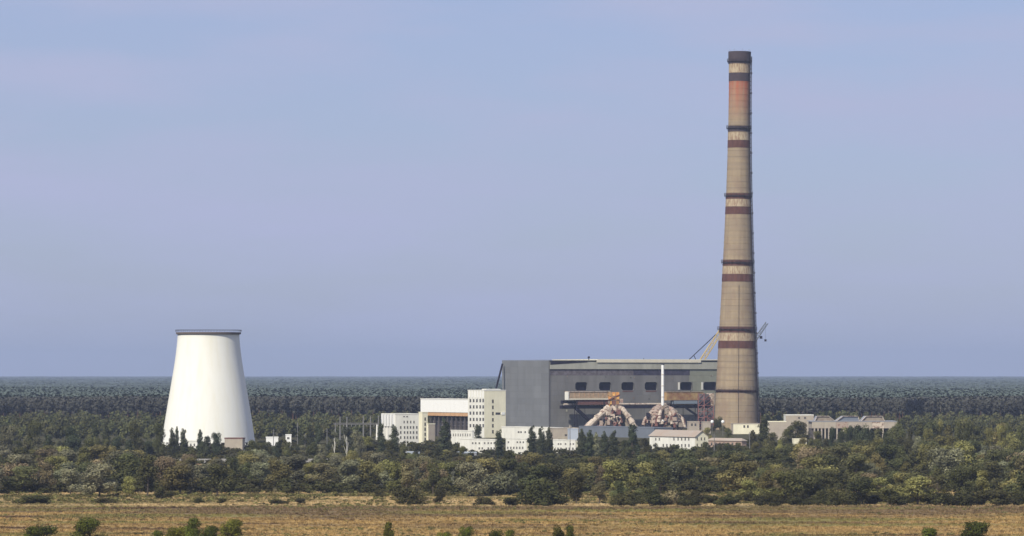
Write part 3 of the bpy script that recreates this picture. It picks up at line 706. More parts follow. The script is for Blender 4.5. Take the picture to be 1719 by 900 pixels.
# ---- white office buildings at the left of the hall
# C: the tall block
wl = grid((788, 793.5, 799, 804.5, 809.5), (670, 680.5, 691, 701.5, 712), 3.0, 5)
wfr = grid((826,), (671, 681, 691.5, 702, 712, 722), 3.2, 5.5) + [(832, 840.5, 692.5, 696)]
tb, BC, cLf, cLl, cH = building('tower_block', 'tallest white office block, windowed flank and cream front beside the grey hall', 'office block', 813, 2620, T, 849, 785.5, 656, 'white', 'cream_wall', wl=wl, wf=wfr, rmat='white')
for i in range(6):
    y = cLl*(i+0.2)/6; MB().box(-0.35, -0.004, y, y+0.9, BC.z(668), cH-0.05).build('pilaster', M['white_fresh'], tb)
MB().box(BC.xf(819), BC.xf(843), 2, 8, cH-0.04, cH+1.2).build('penthouse', M['white'], tb)
MB().box(BC.xf(841.5), BC.xf(847), -0.3, -0.004, BC.z(696.5), BC.z(692)).build('sign_board', M['white_fresh'], tb)
for i, y in enumerate((787, 793, 801, 808)): MB().tube((1, BC.yl(y, 1), cH), (1, BC.yl(y, 1), cH+1.6), 0.15, k=5).build('roof_pole', M['dark'], tb)
# B: the long white-topped wing
tb2 = Fr(717, 2600, T)
Bx = Fr(786, 2640, T); bLl = Bx.yl(706); bz1, bz0 = Bx.z(670.5, 0, 40), Bx.z(692, 0, 40)
wing = thing('raised_wing', 'long white-walled upper storey over a dark recessed front, orange strip beneath', 'office building', Bx.loc, Bx.t)
npan = 11
for i in range(npan):
    MB().box(0.0, 0.8, bLl*i/npan+0.05, bLl*(i+1)/npan-0.05, bz0, bz1).build('wall_panel', M['white_fresh'], wing)
MB().box(0.82, 14, 0, bLl, bz0, bz1-0.3).build('wall', M['cream_wall'], wing)
MB().box(-0.2, 14, 0, bLl+0.1, bz1+0.003, bz1+0.5).build('roof_edge', M['white'], wing)
zo = Bx.z(698, 0, 40)
MB().box(0.3, 13, 0.1, bLl-0.2, zo, bz0-0.02).build('orange_strip', M['orange_band'], wing)
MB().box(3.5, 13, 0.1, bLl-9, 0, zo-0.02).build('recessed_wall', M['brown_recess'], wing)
for i in range(10):
    y = 1+(bLl-12)*i/9; MB().box(1.2, 2.0, y, y+0.7, 0, zo-0.03).build('column', M['brown_recess'], wing)
for yy in (703, 709, 715):
    z = Bx.z(yy, 0, 35); MB().box(3.1, 3.48, 2, bLl-12, z, z+0.5).build('sun_shade', M['mottled'], wing)
for i in range(9):
    for z in (Bx.z(708, 0, 35), Bx.z(714, 0, 35)):
        y = 5+(bLl-22)*i/8; window(wing, 'l', y, y+3.2, z, z+1.4, 3.46, 0.0)
# stair tower at its near end, and slab
wfr = []
st2, BS, sLf, sLl, sH = building('stair_tower', 'narrow cream stair tower with one column of dark windows under the white wing', 'stair tower', 709, 2380, T, 718, 703, 693, 'cream_wall', 'cream_wall', wf=grid((712.5,), (701, 709.5, 718, 726.5, 735), 3.0, 5))
sl, *_ = building('annex', 'plain cream block with slanting edge between stair tower and dark recess', 'building', 719, 2350, T, 730, 716, 712.5, 'cream_wall', 'dull_wall')
# A: five storey block with fins
wfA = grid((677.5, 683, 688.5, 694), (706.5,), 2.2, 3.8) + grid((671.5, 678, 683, 688, 693, 698.5, 703), (715.5,), 2.6, 4) + grid((671.5, 678, 683, 688, 693, 698.5, 703), (724,), 2.6, 4) + grid((671.5, 678, 683, 688, 693, 698.5, 703), (732.5,), 2.6, 4) + grid((677, 682), (698.5,), 3, 1.6)
ab, BA, aLf, aLl, aH = building('finned_block', 'five-storey white block with vertical fins on its flank and rows of windows', 'office block', 664, 2400, 20, 708, 640.5, 696, 'white', 'white', wf=wfA)
for i in range(5):
    y = aLl*(i+0.15)/5; MB().box(-0.8, -0.004, y, y+aLl/5*0.5, BA.z(716), aH-0.1).build('fin', M['white_fresh'], ab)
    MB().box(-0.2, -0.004, y+aLl/5*0.5, y+aLl/5*0.96, BA.z(716), aH-0.2).build('glazing_panel', M['grey_shed'], ab)
# low white buildings in front
building('low_white_block', 'low white two-storey block right of the dark poplar, under the tall office', 'building', 831, 2110, 30, 836, 772, 739, 'white', 'cream_wall', wl=grid((792, 797, 803, 812, 818, 823, 828), (742.5,), 2.8, 2.6)+grid((803, 808, 818, 823, 828), (751,), 2.8, 3))
building('fence_block', 'small white block with slatted front below the recessed wing', 'building', 793, 2300, 30, 796, 757, 724, 'white', 'white', wl=grid(range(760, 790, 4), (728,), 1.8, 4))
building('upper_white_block', 'low white block with few windows directly under the grey flank of the hall', 'building', 922, 2560, 30, 926, 842, 719, 'white', 'cream_wall', wl=grid((869, 873, 880, 905, 911), (724,), 3, 2.6), Lf=10)
building('tan_block', 'dull tan block with pale end and little chimney, left of the grey shed', 'building', 928, 2550, 8, 971, 926, 719.5, 'dull_wall', 'dull_wall', wf=[(948, 952, 729, 732)], Ll=15)
building('pale_end_block', 'pale blue-grey narrow block at the end of the tan block', 'building', 957, 2520, 8, 970.5, 955, 721, 'pale_blue', 'pale_blue', Ll=10)
pc = MB().tube((0, 0, 0), (0, 0, PZ(714, 2545)), 0.8, k=8).build('small_flue', M['dull_wall'], loc=(PX(957.5, 2545), 2545, 0)); tag(pc, 'short stubby beige flue rising over the tan block', 'flue')
building('front_white_block', 'white block with barred windows left of the twin poplars', 'building', 884, 2090, 30, 888, 849, 737.5, 'white', 'cream_wall', wl=grid((852, 857, 862, 867, 872, 877), (741,), 2.6, 2.4, 0.3)+grid((851, 856, 861, 866, 871, 876), (750,), 2.6, 3.4))
building('arched_white_block', 'white block with a row of dark windows, between two poplar groups', 'building', 966, 2110, 30, 970, 928, 740, 'white', 'cream_wall', wl=grid((936, 940, 948, 956, 961), (744,), 2.6, 2.4)+grid((935, 940, 949, 954, 960), (751.5,), 3, 3.6))
building('grey_shed', 'long blue-grey windowless shed behind the row of poplars', 'shed', 1098, 2600, 30, 1105, 972, 719, 'grey_shed', 'grey_shed', Lf=14)
# gabled house and its neighbour
gh = building('gabled_house', 'long white two-storey house with tan gabled roof near the chimney', 'house', 1167, 2190, T, 1189, 1090.5, 732.5, 'white', 'cream_wall', roof='gable_l', rmat='tan_roof',
    wl=grid((1099.5, 1105.5, 1130, 1137, 1143, 1149, 1155), (735, ), 2.4, 4.2)+grid((1112, 1118, 1124, 1130, 1137, 1143, 1149, 1155), (745.5,), 2.6, 4.5), wf=grid((1169.5, 1176.5, 1182), (734.5,), 2.4, 4.5)+grid((1169.5, 1176.5, 1182), (745,), 2.4, 4.5))
building('hipped_house', 'lower pinkish house with tan hipped roof beside the gabled white house', 'house', 1245, 2270, 42, 1253, 1187, 740, 'pink_wall', 'pink_wall', roof='hip', rmat='tan_roof', wl=grid(range(1193, 1240, 7), (743,), 3, 5))
building('cream_hut', 'small cream building at the foot of the red steel tower', 'building', 1156, 2850, 5, 1174, 1155, 708.5, 'dull_wall', 'dull_wall', Ll=8, wf=grid((1160, 1166), (711,), 3, 4))
building('cream_hut', 'squat cream building between steel tower and chimney foot', 'building', 1180, 2800, 5, 1193, 1179, 709, 'dull_wall', 'dull_wall', Ll=8)
building('pale_low_hall', 'low cream building under the right side of the chimney foot', 'building', 1231, 2780, 5, 1275, 1230, 712, 'dull_wall', 'cream_wall', Ll=12, wf=grid((1248, 1254), (714,), 3, 4))
for px in (1195.5, 1213.5):
    lp = thing('lamp_post', 'lamp post with white globe %s the chimney foot' % ('left of' if px < 1200 else 'in front of'), 'lamp post', (PX(px, 2700), 2700, 0), group='globe lamp posts')
    z = PZ(708, 2700); MB().tube((0, 0, 0), (0, 0, z-1), 0.15, k=6).build('pole', M['pole'], lp)
    s = MB(); s.lathe([(0.01, z-1.2), (0.8, z-0.9), (1.1, z), (0.8, z+0.9), (0.01, z+1.1)], 12); s.build('globe', M['white_fresh'], lp)

# ---- the long open-columned building at the right
OB = Fr(1363, 2560, 0)
ob = thing('columned_hall', 'long low hall with beige band over dark columned bays', 'industrial building', OB.loc, 0)
oL = OB.xf(1506); zb, zt = OB.z(719), OB.z(708)
i = 0; s = 0.0; tint_i = 0
while s < oL:
    e = min(s+7.5, oL); MB().box(s+0.06, e-0.06, -0.3, 0, zb, zt).build('wall_panel', M[('dull_wall', 'dull_wall', 'duct_pink', 'dull_wall', 'dull_wall', 'duct_cream', 'dull_wall')[i % 7]], ob); s = e; i += 1
MB().box(0, oL, 0.02, 30, zb-0.1, zt-0.3).build('upper_storey', M['dull_wall'], ob)
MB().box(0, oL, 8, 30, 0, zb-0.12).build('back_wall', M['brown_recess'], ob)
MB().box(-1, oL, -0.5, 31, zt+0.003, zt+0.4).build('roof', M['grey_roof'], ob)
for px in list(range(1366, 1400, 6)) + list(range(1404, 1502, 11)):
    x = OB.xf(px); MB().box(x, x+0.9, -0.2, 0.6, 0, zb-0.01).build('column', M['dull_wall'], ob)
for k, (a, b) in enumerate(((1368, 1401), (1404, 1443), (1446, 1485))):
    x0, x1 = OB.xf(a, 10), OB.xf(b, 10); zm = OB.z(699, 0, 10); xm = x0+(x1-x0)*(0.12, 0.3, 0.2, 0.1, 0.2)[k]; xn = x0+(x1-x0)*(0.7, 0.94, 0.9, 0.8, 0.9)[k]
    mb = MB(); P_ = [(x0, zt+0.3), (x1, zt+0.3), (xn, zm), (xm, zm)]
    mb.quad(*[(x, 10, z) for x, z in P_], 1); mb.quad(*[(x, 28, z) for x, z in P_], 1)
    mb.quad((x0, 9, P_[0][1]), (xm, 9, zm+.1), (xm, 28, zm+.1), (x0, 28, P_[0][1]), 0); mb.quad((x1, 9, P_[0][1]), (xn, 9, zm+.1), (xn, 28, zm+.1), (x1, 28, P_[0][1]), 0)
    mb.quad((xm, 9, zm+.1), (xn, 9, zm+.1), (xn, 28, zm+.1), (xm, 28, zm+.1), 0)
    mo = mb.build('roof_lantern', [M['grey_roof'], M['grey_shed' if k % 2 else 'duct_grey']], ob)
    for (pa, pb_) in (((x0, P_[0][1]), (xm, zm)), ((x1, P_[0][1]), (xn, zm)), ((xm, zm), (xn, zm))):
        MB().tube((pa[0], 9.8, pa[1]), (pb_[0], 9.8, pb_[1]), 0.28, k=5).build('white_trim', M['duct_cream'], mo)
building('end_block', 'pale block at the near end of the columned hall, behind a dark tree', 'building', 1319, 2620, 0, 1366, 1318, 697.5, 'white', 'dull_wall', Ll=20, wf=grid((1340, 1350), (700,), 3, 3))
building('low_pale_wall', 'low cream annex between the chimney and the columned hall', 'building', 1290, 2540, 0, 1320, 1289, 708.5, 'cream_wall', 'dull_wall', Ll=10)
building('cream_shed', 'tiny cream shed half sunk in dark trees below the columned hall', 'shed', 1333, 2160, 5, 1354, 1332, 738, 'cream_wall', 'cream_wall', Ll=6)

# ---- yard things at the left: poles, sheds, switchyard
building('white_shed', 'long low white shed in the trees right of the cooling tower', 'shed', 447, 2190, 5, 467, 446, 735, 'white_fresh', 'white_fresh', Ll=6)
building('white_shed', 'small white shed by the slender poles right of the cooling tower', 'shed', 480, 2190, 5, 489, 479, 731, 'white_fresh', 'white_fresh', Ll=6, wf=[(482, 486, 734, 737)])
def pole(px, yt, yb, mm, lab, w=0.24, arms=True, grp='slender poles in the yard'):
    d = dist(yb); o = thing('utility_pole', lab, 'pole', (PX(px, d), d, 0), R(random.uniform(-20, 20)), grp)
    z = PZ(yt, d); MB().tube((0, 0, 0), (0, 0, z), w, w*0.6, k=6).build('post', M[mm], o)
    if arms:
        for e in (0.9, 2.1): MB().box(-0.8, 0.8, -0.06, 0.06, z-e, z-e+0.12).build('crossarm', M[mm], o)
pole(459, 720, 762, 'pole', 'grey pole crossing the long white shed right of the cooling tower')
pole(499.5, 709, 760, 'pole', 'tall grey pole just right of the small white shed')
pole(512, 728, 762, 'pole', 'short grey pole among birches right of the small white shed')
pole(549, 718, 758, 'pole', 'grey pole left of the switchyard portals')
pole(1258.5, 725, 762, 'pole', 'grey pole right of the hipped roof of the pinkish house')
pole(1199, 728, 762, 'pole', 'thin pole in front of the hipped tan roof')
pole(957, 712, 765, 'pole', 'thin pole in front of the pale end of the tan block', 0.2)
pole(682, 738, 768, 'pole_white', 'white pole beside the pale blue shed under the finned block', 0.22)
pole(633, 712, 738, 'pole_white', 'stout white post between switchyard and finned block', 0.9, False, None)
pole(650.5, 718, 748, 'pole_white', 'leaning white post in front of the finned block', 0.9, False, None)
sw = thing('switchyard_portal', 'grey switchyard portal of slim masts joined by one long crossbeam', 'power portal', (PX(565, 2420), 2420, 0))
X = lambda px: PX(px, 2420)-PX(565, 2420)
for px, yt in ((571, 699.5), (582.5, 700), (610, 698.5), (622, 699), (635.5, 698)):
    MB().tube((X(px), 0, 0), (X(px), 0, PZ(yt, 2420)), 0.5, 0.35, k=6).build('mast', M['pole'], sw)
mb = MB(); lattice(mb, (X(560), 0, PZ(711.5, 2420)), (X(637), 0, PZ(711.5, 2420)), 0.8, 0.8, 24, 0.12); mb.build('crossbeam', M['pole'], sw)
for px in (566, 577, 590, 597, 604, 616, 628):
    MB().tube((X(px), 0, PZ(712, 2420)), (X(px), 0, PZ(716, 2420)), 0.18, k=5).build('insulator', M['grey_concrete'], sw)
pole(563, 711, 750, 'pole', 'left end post of the switchyard row', 0.4, False)
building('garage', 'pale blue roofed garage under the finned block, half behind bushes', 'garage', 681, 2040, 8, 704, 680, 760, 'pale_blue', 'pale_blue', Ll=8)
building('long_garage', 'grey-blue low garage in front of the low white block', 'garage', 757, 2020, 6, 800, 756, 760.5, 'pale_blue', 'grey_roof', Ll=8, wf=grid((762, 772, 782, 792), (763,), 4, 3))
building('kiosk', 'tiny brick-orange hut among the trees below the cooling tower', 'hut', 331, 1700, 10, 338, 330, 781, 'orange_band', 'orange_band', Ll=2.5, wf=[(333, 336, 785, 789)])
fw = thing('concrete_fence', 'low lavender-grey concrete panel fence showing through the trees', 'fence', (PX(255, 1850), 1850, 0))
fx = 0
pm = MB().box(0.12, 3.88, 0, 0.15, 0.05, 2.6).mesh('fence_panel', [M['grey_concrete']]); pp = MB().box(-0.12, 0.12, -0.08, 0.22, 0, 2.8).mesh('fence_post', [M['grey_concrete']])
for i in range(22):
    link('fence_panel', pm, fw, (i*4, 0, 0)); link('fence_post', pp, fw, (i*4, 0, 0))

# ------------------------------------------------------------------ trees
def mesh_np(name, V, nf, tintv, mats, quads=True):
    k = 4; me = bpy.data.meshes.new(name); me.vertices.add(len(V)); me.vertices.foreach_set('co', V.astype(np.float32).ravel())
    me.loops.add(nf*k); me.loops.foreach_set('vertex_index', np.arange(nf*k, dtype=np.int32))
    me.polygons.add(nf); me.polygons.foreach_set('loop_start', np.arange(0, nf*k, k, dtype=np.int32))
    me.update(calc_edges=True)
    at = me.attributes.new('tint', 'FLOAT', 'POINT'); at.data.foreach_set('value', np.repeat(tintv, k).astype(np.float32))
    me.materials.append(mats); return me
def leaves(centres, size, nrm, aspect=1.0, rg=rng, jit=0.75):
    n = len(centres); N_ = nrm + jit*rg.normal(size=(n, 3))/1.7; N_ /= np.linalg.norm(N_, axis=1)[:, None]
    a = rg.normal(size=(n, 3)); a -= (a*N_).sum(1)[:, None]*N_
    a /= np.linalg.norm(a, axis=1)[:, None]; b = np.cross(N_, a)
    s = size*rg.uniform(0.6, 1.4, n)[:, None]
    return np.stack([centres - a*s, centres + b*s*aspect*0.6, centres + a*s, centres - b*s*aspect*0.6], 1).reshape(-1, 3)
def crown_pts(lobes, n, rg=rng, shell=0.68):
    vol = np.array([l[3]*l[4]*l[5] for l in lobes])**0.67; idx = rg.choice(len(lobes), n, p=vol/vol.sum())
    Lb = np.array(lobes)[idx]; u = rg.normal(size=(n, 3)); u /= np.linalg.norm(u, axis=1)[:, None]
    rad = (shell + (1-shell)*rg.random(n)**0.7) * (1 + 0.13*rg.normal(size=n))
    return Lb[:, :3] + u*rad[:, None]*Lb[:, 3:6], idx, u
def make_tree(kind, seed, n, size):
    rg = np.random.default_rng(seed); lobes = []
    if kind == 'round':
        for _ in range(17):
            a = rg.uniform(0, 6.28); r = rg.uniform(0.05, 0.33); z = rg.uniform(0.2, 0.86); r *= 1-abs(z-0.42)*1.2
            s = rg.uniform(0.12, 0.20); lobes.append((r*math.cos(a), r*math.sin(a), z, s, s, s*0.85))
    elif kind == 'tall':
        for _ in range(14):
            z = rg.uniform(0.2, 0.9); a = rg.uniform(0, 6.28); r = rg.uniform(0, 0.20)*(1.1-z)*1.4; s = rg.uniform(0.08, 0.14); lobes.append((r*math.cos(a), r*math.sin(a), z, s, s, s*1.15))
    elif kind == 'poplar':
        for i in range(16):
            z = 0.08+0.86*i/15; w = 0.105*(math.sin(math.pi*min(1, z*0.8+0.2))**0.6); a = rg.uniform(0, 6.28); lobes.append((0.03*math.cos(a), 0.03*math.sin(a), z, w*rg.uniform(0.7, 1.15), w*rg.uniform(0.7, 1.15), 0.075))
    elif kind == 'birch':
        for _ in range(11):
            z = rg.uniform(0.4, 0.93); a = rg.uniform(0, 6.28); r = rg.uniform(0.02, 0.15)*(1.25-z)*1.6; s = rg.uniform(0.05, 0.09); lobes.append((r*math.cos(a), r*math.sin(a), z, s, s, s*1.4))
    elif kind == 'bush':
        for _ in range(13):
            a = rg.uniform(0, 6.28); r = rg.uniform(0, 0.55); z = rg.uniform(0.12, 0.75)*(1-r*0.7); s = rg.uniform(0.16, 0.27); lobes.append((r*math.cos(a), r*math.sin(a), z, s, s, s*0.9))
    P, idx, U = crown_pts(lobes, n, rg); P[:, 2] = np.maximum(P[:, 2], 0.02)
    lt = rg.uniform(0.7, 1.35, len(lobes)); tv = lt[idx]*rg.uniform(0.8, 1.25, n)
    V = leaves(P, size, U, rg=rg)
    tr = MB(); tw = {'round': 0.022, 'tall': 0.018, 'poplar': 0.014, 'birch': 0.013, 'bush': 0.015}[kind]
    top = {'round': 0.7, 'tall': 0.85, 'poplar': 0.9, 'birch': 0.93, 'bush': 0.4}[kind]
    pts = [(0, 0, -0.02)]; x = y = 0
    for i in range(1, 6): x += rg.normal()*0.008; y += rg.normal()*0.008; pts.append((x, y, top*i/5))
    tr.path(pts, [tw*(1-0.16*i) for i in range(6)], 6)
    for l in lobes[::2]:
        b0 = min(4, max(1, int(l[2]*0.6/top*5))); tr.path([pts[b0], tuple((np.array(pts[b0])+np.array(l[:3]))/2+np.array([0, 0, 0.02])), l[:3]], [tw*0.5, tw*0.35, tw*0.15], 5)
    return V, n, tv, tr
protos = {}
SPEC = {'round': (5, 4200, 0.024), 'tall': (3, 3000, 0.021), 'poplar': (3, 3000, 0.016), 'birch': (3, 1300, 0.017), 'bush': (4, 3200, 0.036)}
for kd, (cnt, n, size) in SPEC.items():
    for i in range(cnt): protos[kd, i] = make_tree(kd, {'round': 10, 'tall': 20, 'poplar': 30, 'birch': 40, 'bush': 50}[kd]+i, n, size)
_tm = {}
def tree(kd, tone, px, ytop, ybase, wpx, label, group, name=None, cat='tree'):
    i = random.randrange(SPEC[kd][0]); key = (kd, i, tone)
    if key not in _tm:
        V, n, tv, tr = protos[kd, i]
        _tm[key] = (mesh_np('crown', V, n, tv, LM[tone]), tr.mesh('trunk', [M['birch_bark' if kd == 'birch' else 'bark']]))
    d = dist(ybase); h = (ybase-ytop)/F*d; w = wpx/F*d*(1.3 if kd == 'poplar' else 1); wn = {'round': 0.86, 'tall': 0.5, 'poplar': 0.24, 'birch': 0.42, 'bush': 1.35}[kd]
    o = thing(name or {'poplar': 'poplar_tree', 'birch': 'birch_tree', 'bush': 'shrub'}.get(kd, 'broadleaf_tree'), label, cat, (PX(px, d), d, 0), random.uniform(0, 6.28), group)
    o.scale = (w/wn, w/wn, h); a, b = _tm[key]; link('crown', a, o); link('trunk', b, o)
    return o
ZN = [(200, 'far left'), (277, 'left of the cooling tower'), (345, "under cooling tower's left half"), (430, "under cooling tower's right half"), (530, 'under the white sheds'), (640, 'under the switchyard'), (710, 'under the finned block'),
      (785, 'under the white wing'), (850, 'under the tallest block'), (925, "under the hall's pale flank"), (1000, 'under the conveyor gallery'), (1085, 'under the grey shed'), (1190, 'under the gabled house'), (1275, 'under the chimney'), (1365, 'under the end block'), (1465, 'under the columned hall'), (9999, 'beyond the columned hall')]
def zone(x): return next(n for a, n in ZN if x < a)
# named stands round the plant: (kind, tone, x, top, base, width, label)
S = [
 ('round','dark',266,706,768,24,'broad dark tree tight against the left foot of the cooling tower'),
 ('poplar','poplar',289,718,768,11,'dark poplar standing at the left foot of the cooling tower'),('poplar','poplar',297,716,766,8,'thin poplar second from the left foot of the cooling tower'),
 ('poplar','poplar',308.5,719,765,11,'isolated poplar silhouetted on the white cooling tower'),('poplar','poplar',336,721,768,11,'poplar at left of the pair of round trees before the cooling tower'),
 ('round','poplar',347,728,770,22,'grey-green round tree before the middle of the cooling tower'),('round','poplar',363,724,766,22,'dark round tree left of the beige pump house'),
 ('round','dark',425,738,772,28,'dark spreading tree at the right foot of the cooling tower'),('round','dark',440,742,778,30,'dark tree below the white shed beside the cooling tower'),
 ('tall','poplar',505,722,765,16,'dark tall tree behind the short grey pole'),('tall','poplar',520,714,762,18,'tall dark tree left of the grey pole near the switchyard'),('tall','poplar',534,708,760,18,'tallest dark tree left of the switchyard'),
 ('birch','grey',562,716,768,22,'thin grey tree at the left end of the switchyard'),('birch','birch',583,706,778,30,'pale feathery tree in the middle of the switchyard'),('round','grey',599,722,772,30,'grey-green tree right of the pale feathery tree'),('round','olive',614,728,770,28,'olive tree right half of the switchyard'),
 ('poplar','poplar',640,708,768,12,'dark poplar at the flank of the finned block'),('poplar','poplar',661,713,768,15,'dark poplar in front of the finned block'),('round','dark',652,738,775,26,'low dark tree under the finned block'),
 ('poplar','poplar',747,701,765,16,'broad dark poplar before the recess of the raised wing'),('round','poplar',803,713,748,20,'round dark tree against the flank of the tallest white block'),('poplar','poplar',838,721,770,13,'dark poplar between low white block and front white block'),
 ('poplar','poplar',893,714,766,13,'left poplar of the dark group between the two front white blocks'),('poplar','poplar',908,716,768,12,'middle poplar of the dark group between the two front white blocks'),('poplar','poplar',921,717,768,13,'right poplar of the dark group between the two front white blocks'),
 ('poplar','poplar',976,720,772,15,'first poplar before the grey shed, next to the arched white block'),('poplar','poplar',990,722,775,15,'second poplar before the grey shed'),('poplar','grey',1001,726,775,12,'thin grey poplar third before the grey shed'),
 ('poplar','poplar',1014,724,772,14,'fourth poplar before the grey shed, below the conveyor tower'),('poplar','poplar',1030,722,772,14,'fifth poplar before the grey shed, right under the conveyor tower'),('tall','poplar',1061,713,772,24,'tall full tree before the right half of the grey shed'),('round','dark',1050,735,775,26,'round tree at the foot of the tall full tree by the grey shed'),
 ('round','dark',1083,732,775,26,'dark round tree at the left end of the gabled house'),
 ('tall','dark',1208,699,728,18,'dark tree before the chimney foot, above the hipped roof'),('tall','dark',1201,702,728,14,'smaller dark tree left of the one before the chimney foot'),
 ('round','dark',1222,718,748,20,'dark tree in front of the middle of the chimney foot'),('round','olive',1187,716,745,18,'olive tree below the red steel tower'),
 ('poplar','dark',1281,697,750,17,'dark cypress-like tree at the right foot of the chimney'),('tall','dark',1264,722,760,20,'dark tree right of the hipped house'),('round','dark',1295,722,765,34,'dark tree between chimney and columned hall'),
 ('round','dark',1340,702,750,42,'large dark round tree in front of the end block'),('round','dark',1325,714,752,30,'dark tree leaning on the large round tree by the end block'),('round','olive',1372,722,752,22,'olive tree before the first bays of the columned hall'),('round','dark',1425,716,760,36,'dark tree before the middle bays of the columned hall'),('round','dark',1452,722,765,34,'dark tree before the last visible bays'),
 ('round','dark',1500,712,762,40,'broad dark tree hiding the far bays of the columned hall'),('round','dark',1560,706,765,44,'large tree at the far end of the columned hall'),('round','dark',1620,700,765,50,'tall tree beyond the end of the columned hall'),('round','olive',1680,704,768,44,'olive tree at the far right edge behind the belt'),
 ('round','dark',60,706,768,40,'broad tree far left behind the belt'),('round','poplar',120,712,768,36,'dark tree left of the poplars behind the belt'),('poplar','poplar',160,706,766,13,'left poplar of the pair well left of the cooling tower'),('poplar','poplar',178,710,766,12,'right poplar of the pair well left of the cooling tower'),('round','dark',225,708,768,34,'dark tree next left of the cooling tower trees'),('round','grey',12,712,770,36,'grey-green tree at the far left edge'),
 ('round','dark',449,738.5,772,24,'low dark tree under the left end of the long white shed'),('round','poplar',466,738,774,22,'low deep green tree under the right end of the long white shed'),('round','dark',484,738.5,772,20,'low dark tree under the small white shed'),
 ('birch','birch',593,770,812,14,'pale-trunked birch in the middle of the belt below the switchyard'),('birch','birch',760,785,826,12,'pale birch standing in the belt below the raised wing'),('birch','grey',866,770,815,14,'pale-trunked thin tree below the front white block'),
]
for k, t_, x, a, b, w, lab in S: tree(k, t_, x, a, b, w, lab, 'trees standing round the plant')
for x0, x1, dx, yt0, tones in ((432, 640, 15, 742, ('dark', 'dark', 'poplar', 'grey')), (665, 790, 17, 750, ('dark', 'dark', 'olive')), (1185, 1310, 17, 746, ('dark', 'dark', 'olive')), (1310, 1400, 15, 738, ('dark', 'dark', 'olive')), (1398, 1510, 14, 717, ('dark', 'poplar')), (1510, 1719, 18, 708, ('dark', 'dark', 'olive')), (8, 262, 17, 734, ('dark', 'grey', 'poplar'))):
    xx = x0; q = 0
    NB = {432: 'left of the switchyard and finned block', 665: 'under the raised wing', 1185: 'behind the belt under the chimney', 1310: 'before the end block', 1398: 'hiding the bays of the columned hall', 1510: 'beyond the end of the columned hall', 8: 'behind the belt at the far left'}[x0]
    while xx < x1:
        tn = random.choice(tones); yt = yt0 + random.uniform(-5, 7); yb = random.uniform(764, 776)
        S.append((random.choice(('round', 'round', 'tall')), tn, xx, yt, yb, random.uniform(17, 27), f"{ORD[q]} of trees {NB}, {dict(dark='dark green', poplar='deep green', grey='grey-green', olive='olive')[tn]}"))
        tree(*S[-1], 'trees crowding the foot of the plant'); xx += dx*random.uniform(0.7, 1.3); q += 1
# the dark shrubs along the near edge
SH = [
 ('bush','bush',683,814,848,50,'dark rounded shrub standing alone where the pale grass starts'),('tall','brown',683,784,842,30,'rust-topped tree behind the lone dark shrub'),('round','bush',738,822,846,22,'small dark tree right of the lone dark shrub'),('bush','bush',812,832,848,36,'low dark shrub below the tallest white block'),
 ('bush','bush',858,834,849,30,'low green shrub left of the biggest dark bush'),('round','dark',905,782,845,66,'biggest dark tree of the near edge, in the middle'),('bush','bush',912,800,848,78,'biggest dark bush of the near edge'),('round','bush',968,796,846,36,'round dark tree right of the biggest dark bush'),
 ('tall','brown',1006,812,846,22,'slim brownish shrub in the gap of the near edge'),('bush','bush',1050,822,849,40,'dark shrub at the start of the long hedge-like row'),('bush','bush',1090,818,849,52,'dark shrub in the long hedge-like row'),('bush','brown',1118,814,848,50,'reddish brown shrub in the long row'),('bush','bush',1150,828,849,46,'low shrub at the end of the long row'),
 ('bush','bush',1222,832,849,40,'low dark shrub below the chimney'),('round','olive',1258,806,842,38,'pale olive tree left of the broad olive one'),('round','olive',1316,796,846,62,'broad olive tree at the near edge, below the end block'),('bush','bush',1290,828,849,44,'dark shrub under the broad olive tree'),('bush','bush',1352,830,849,48,'dark shrub right of the broad olive tree'),
 ('bush','bush',1408,816,849,58,'large dark shrub below the columned hall'),('round','dark',1446,804,848,50,'dark tree on the near edge below the last bays'),('bush','bush',1490,818,849,60,'dark shrub on the near edge, right of the last bays'),('round','olive',1540,800,848,60,'olive tree on the near edge towards the right'),('bush','bush',1600,816,849,66,'dark shrub on the near edge at the right'),('bush','bush',1672,818,849,66,'last dark shrub on the near edge at the right'),
 ('bush','bush',470,838,847,44,'very low dark shrub in the pale grass below the sheds'),('bush','bush',505,838,846,38,'very low shrub right of the one below the sheds'),('bush','bush',335,837,845,28,'flat dark shrub in the grass below the cooling tower'),('bush','bush',372,838,846,26,'second flat dark shrub in the grass below the cooling tower'),
 ('bush','bush',636,824,835,30,'low dark shrub behind the pale sandy strip'),('bush','bush',60,830,846,60,'dark shrub on the near edge at the far left'),('bush','bush',180,834,846,50,'low dark shrub on the near edge left of the cooling tower'),
 ('bush','bush',270,818,838,30,'dark shrub at the front of the belt under the left foot of the tower'),
]
for k, t_, x, a, b, w, lab in SH: tree(k, t_, x, a - (b-a)*(0.12 if b-a > 13 else 0.5), b, w*(1.3 if b-a > 13 else 0.8), lab, 'shrubs and trees along the near edge of the belt', cat='shrub' if k == 'bush' else 'tree')
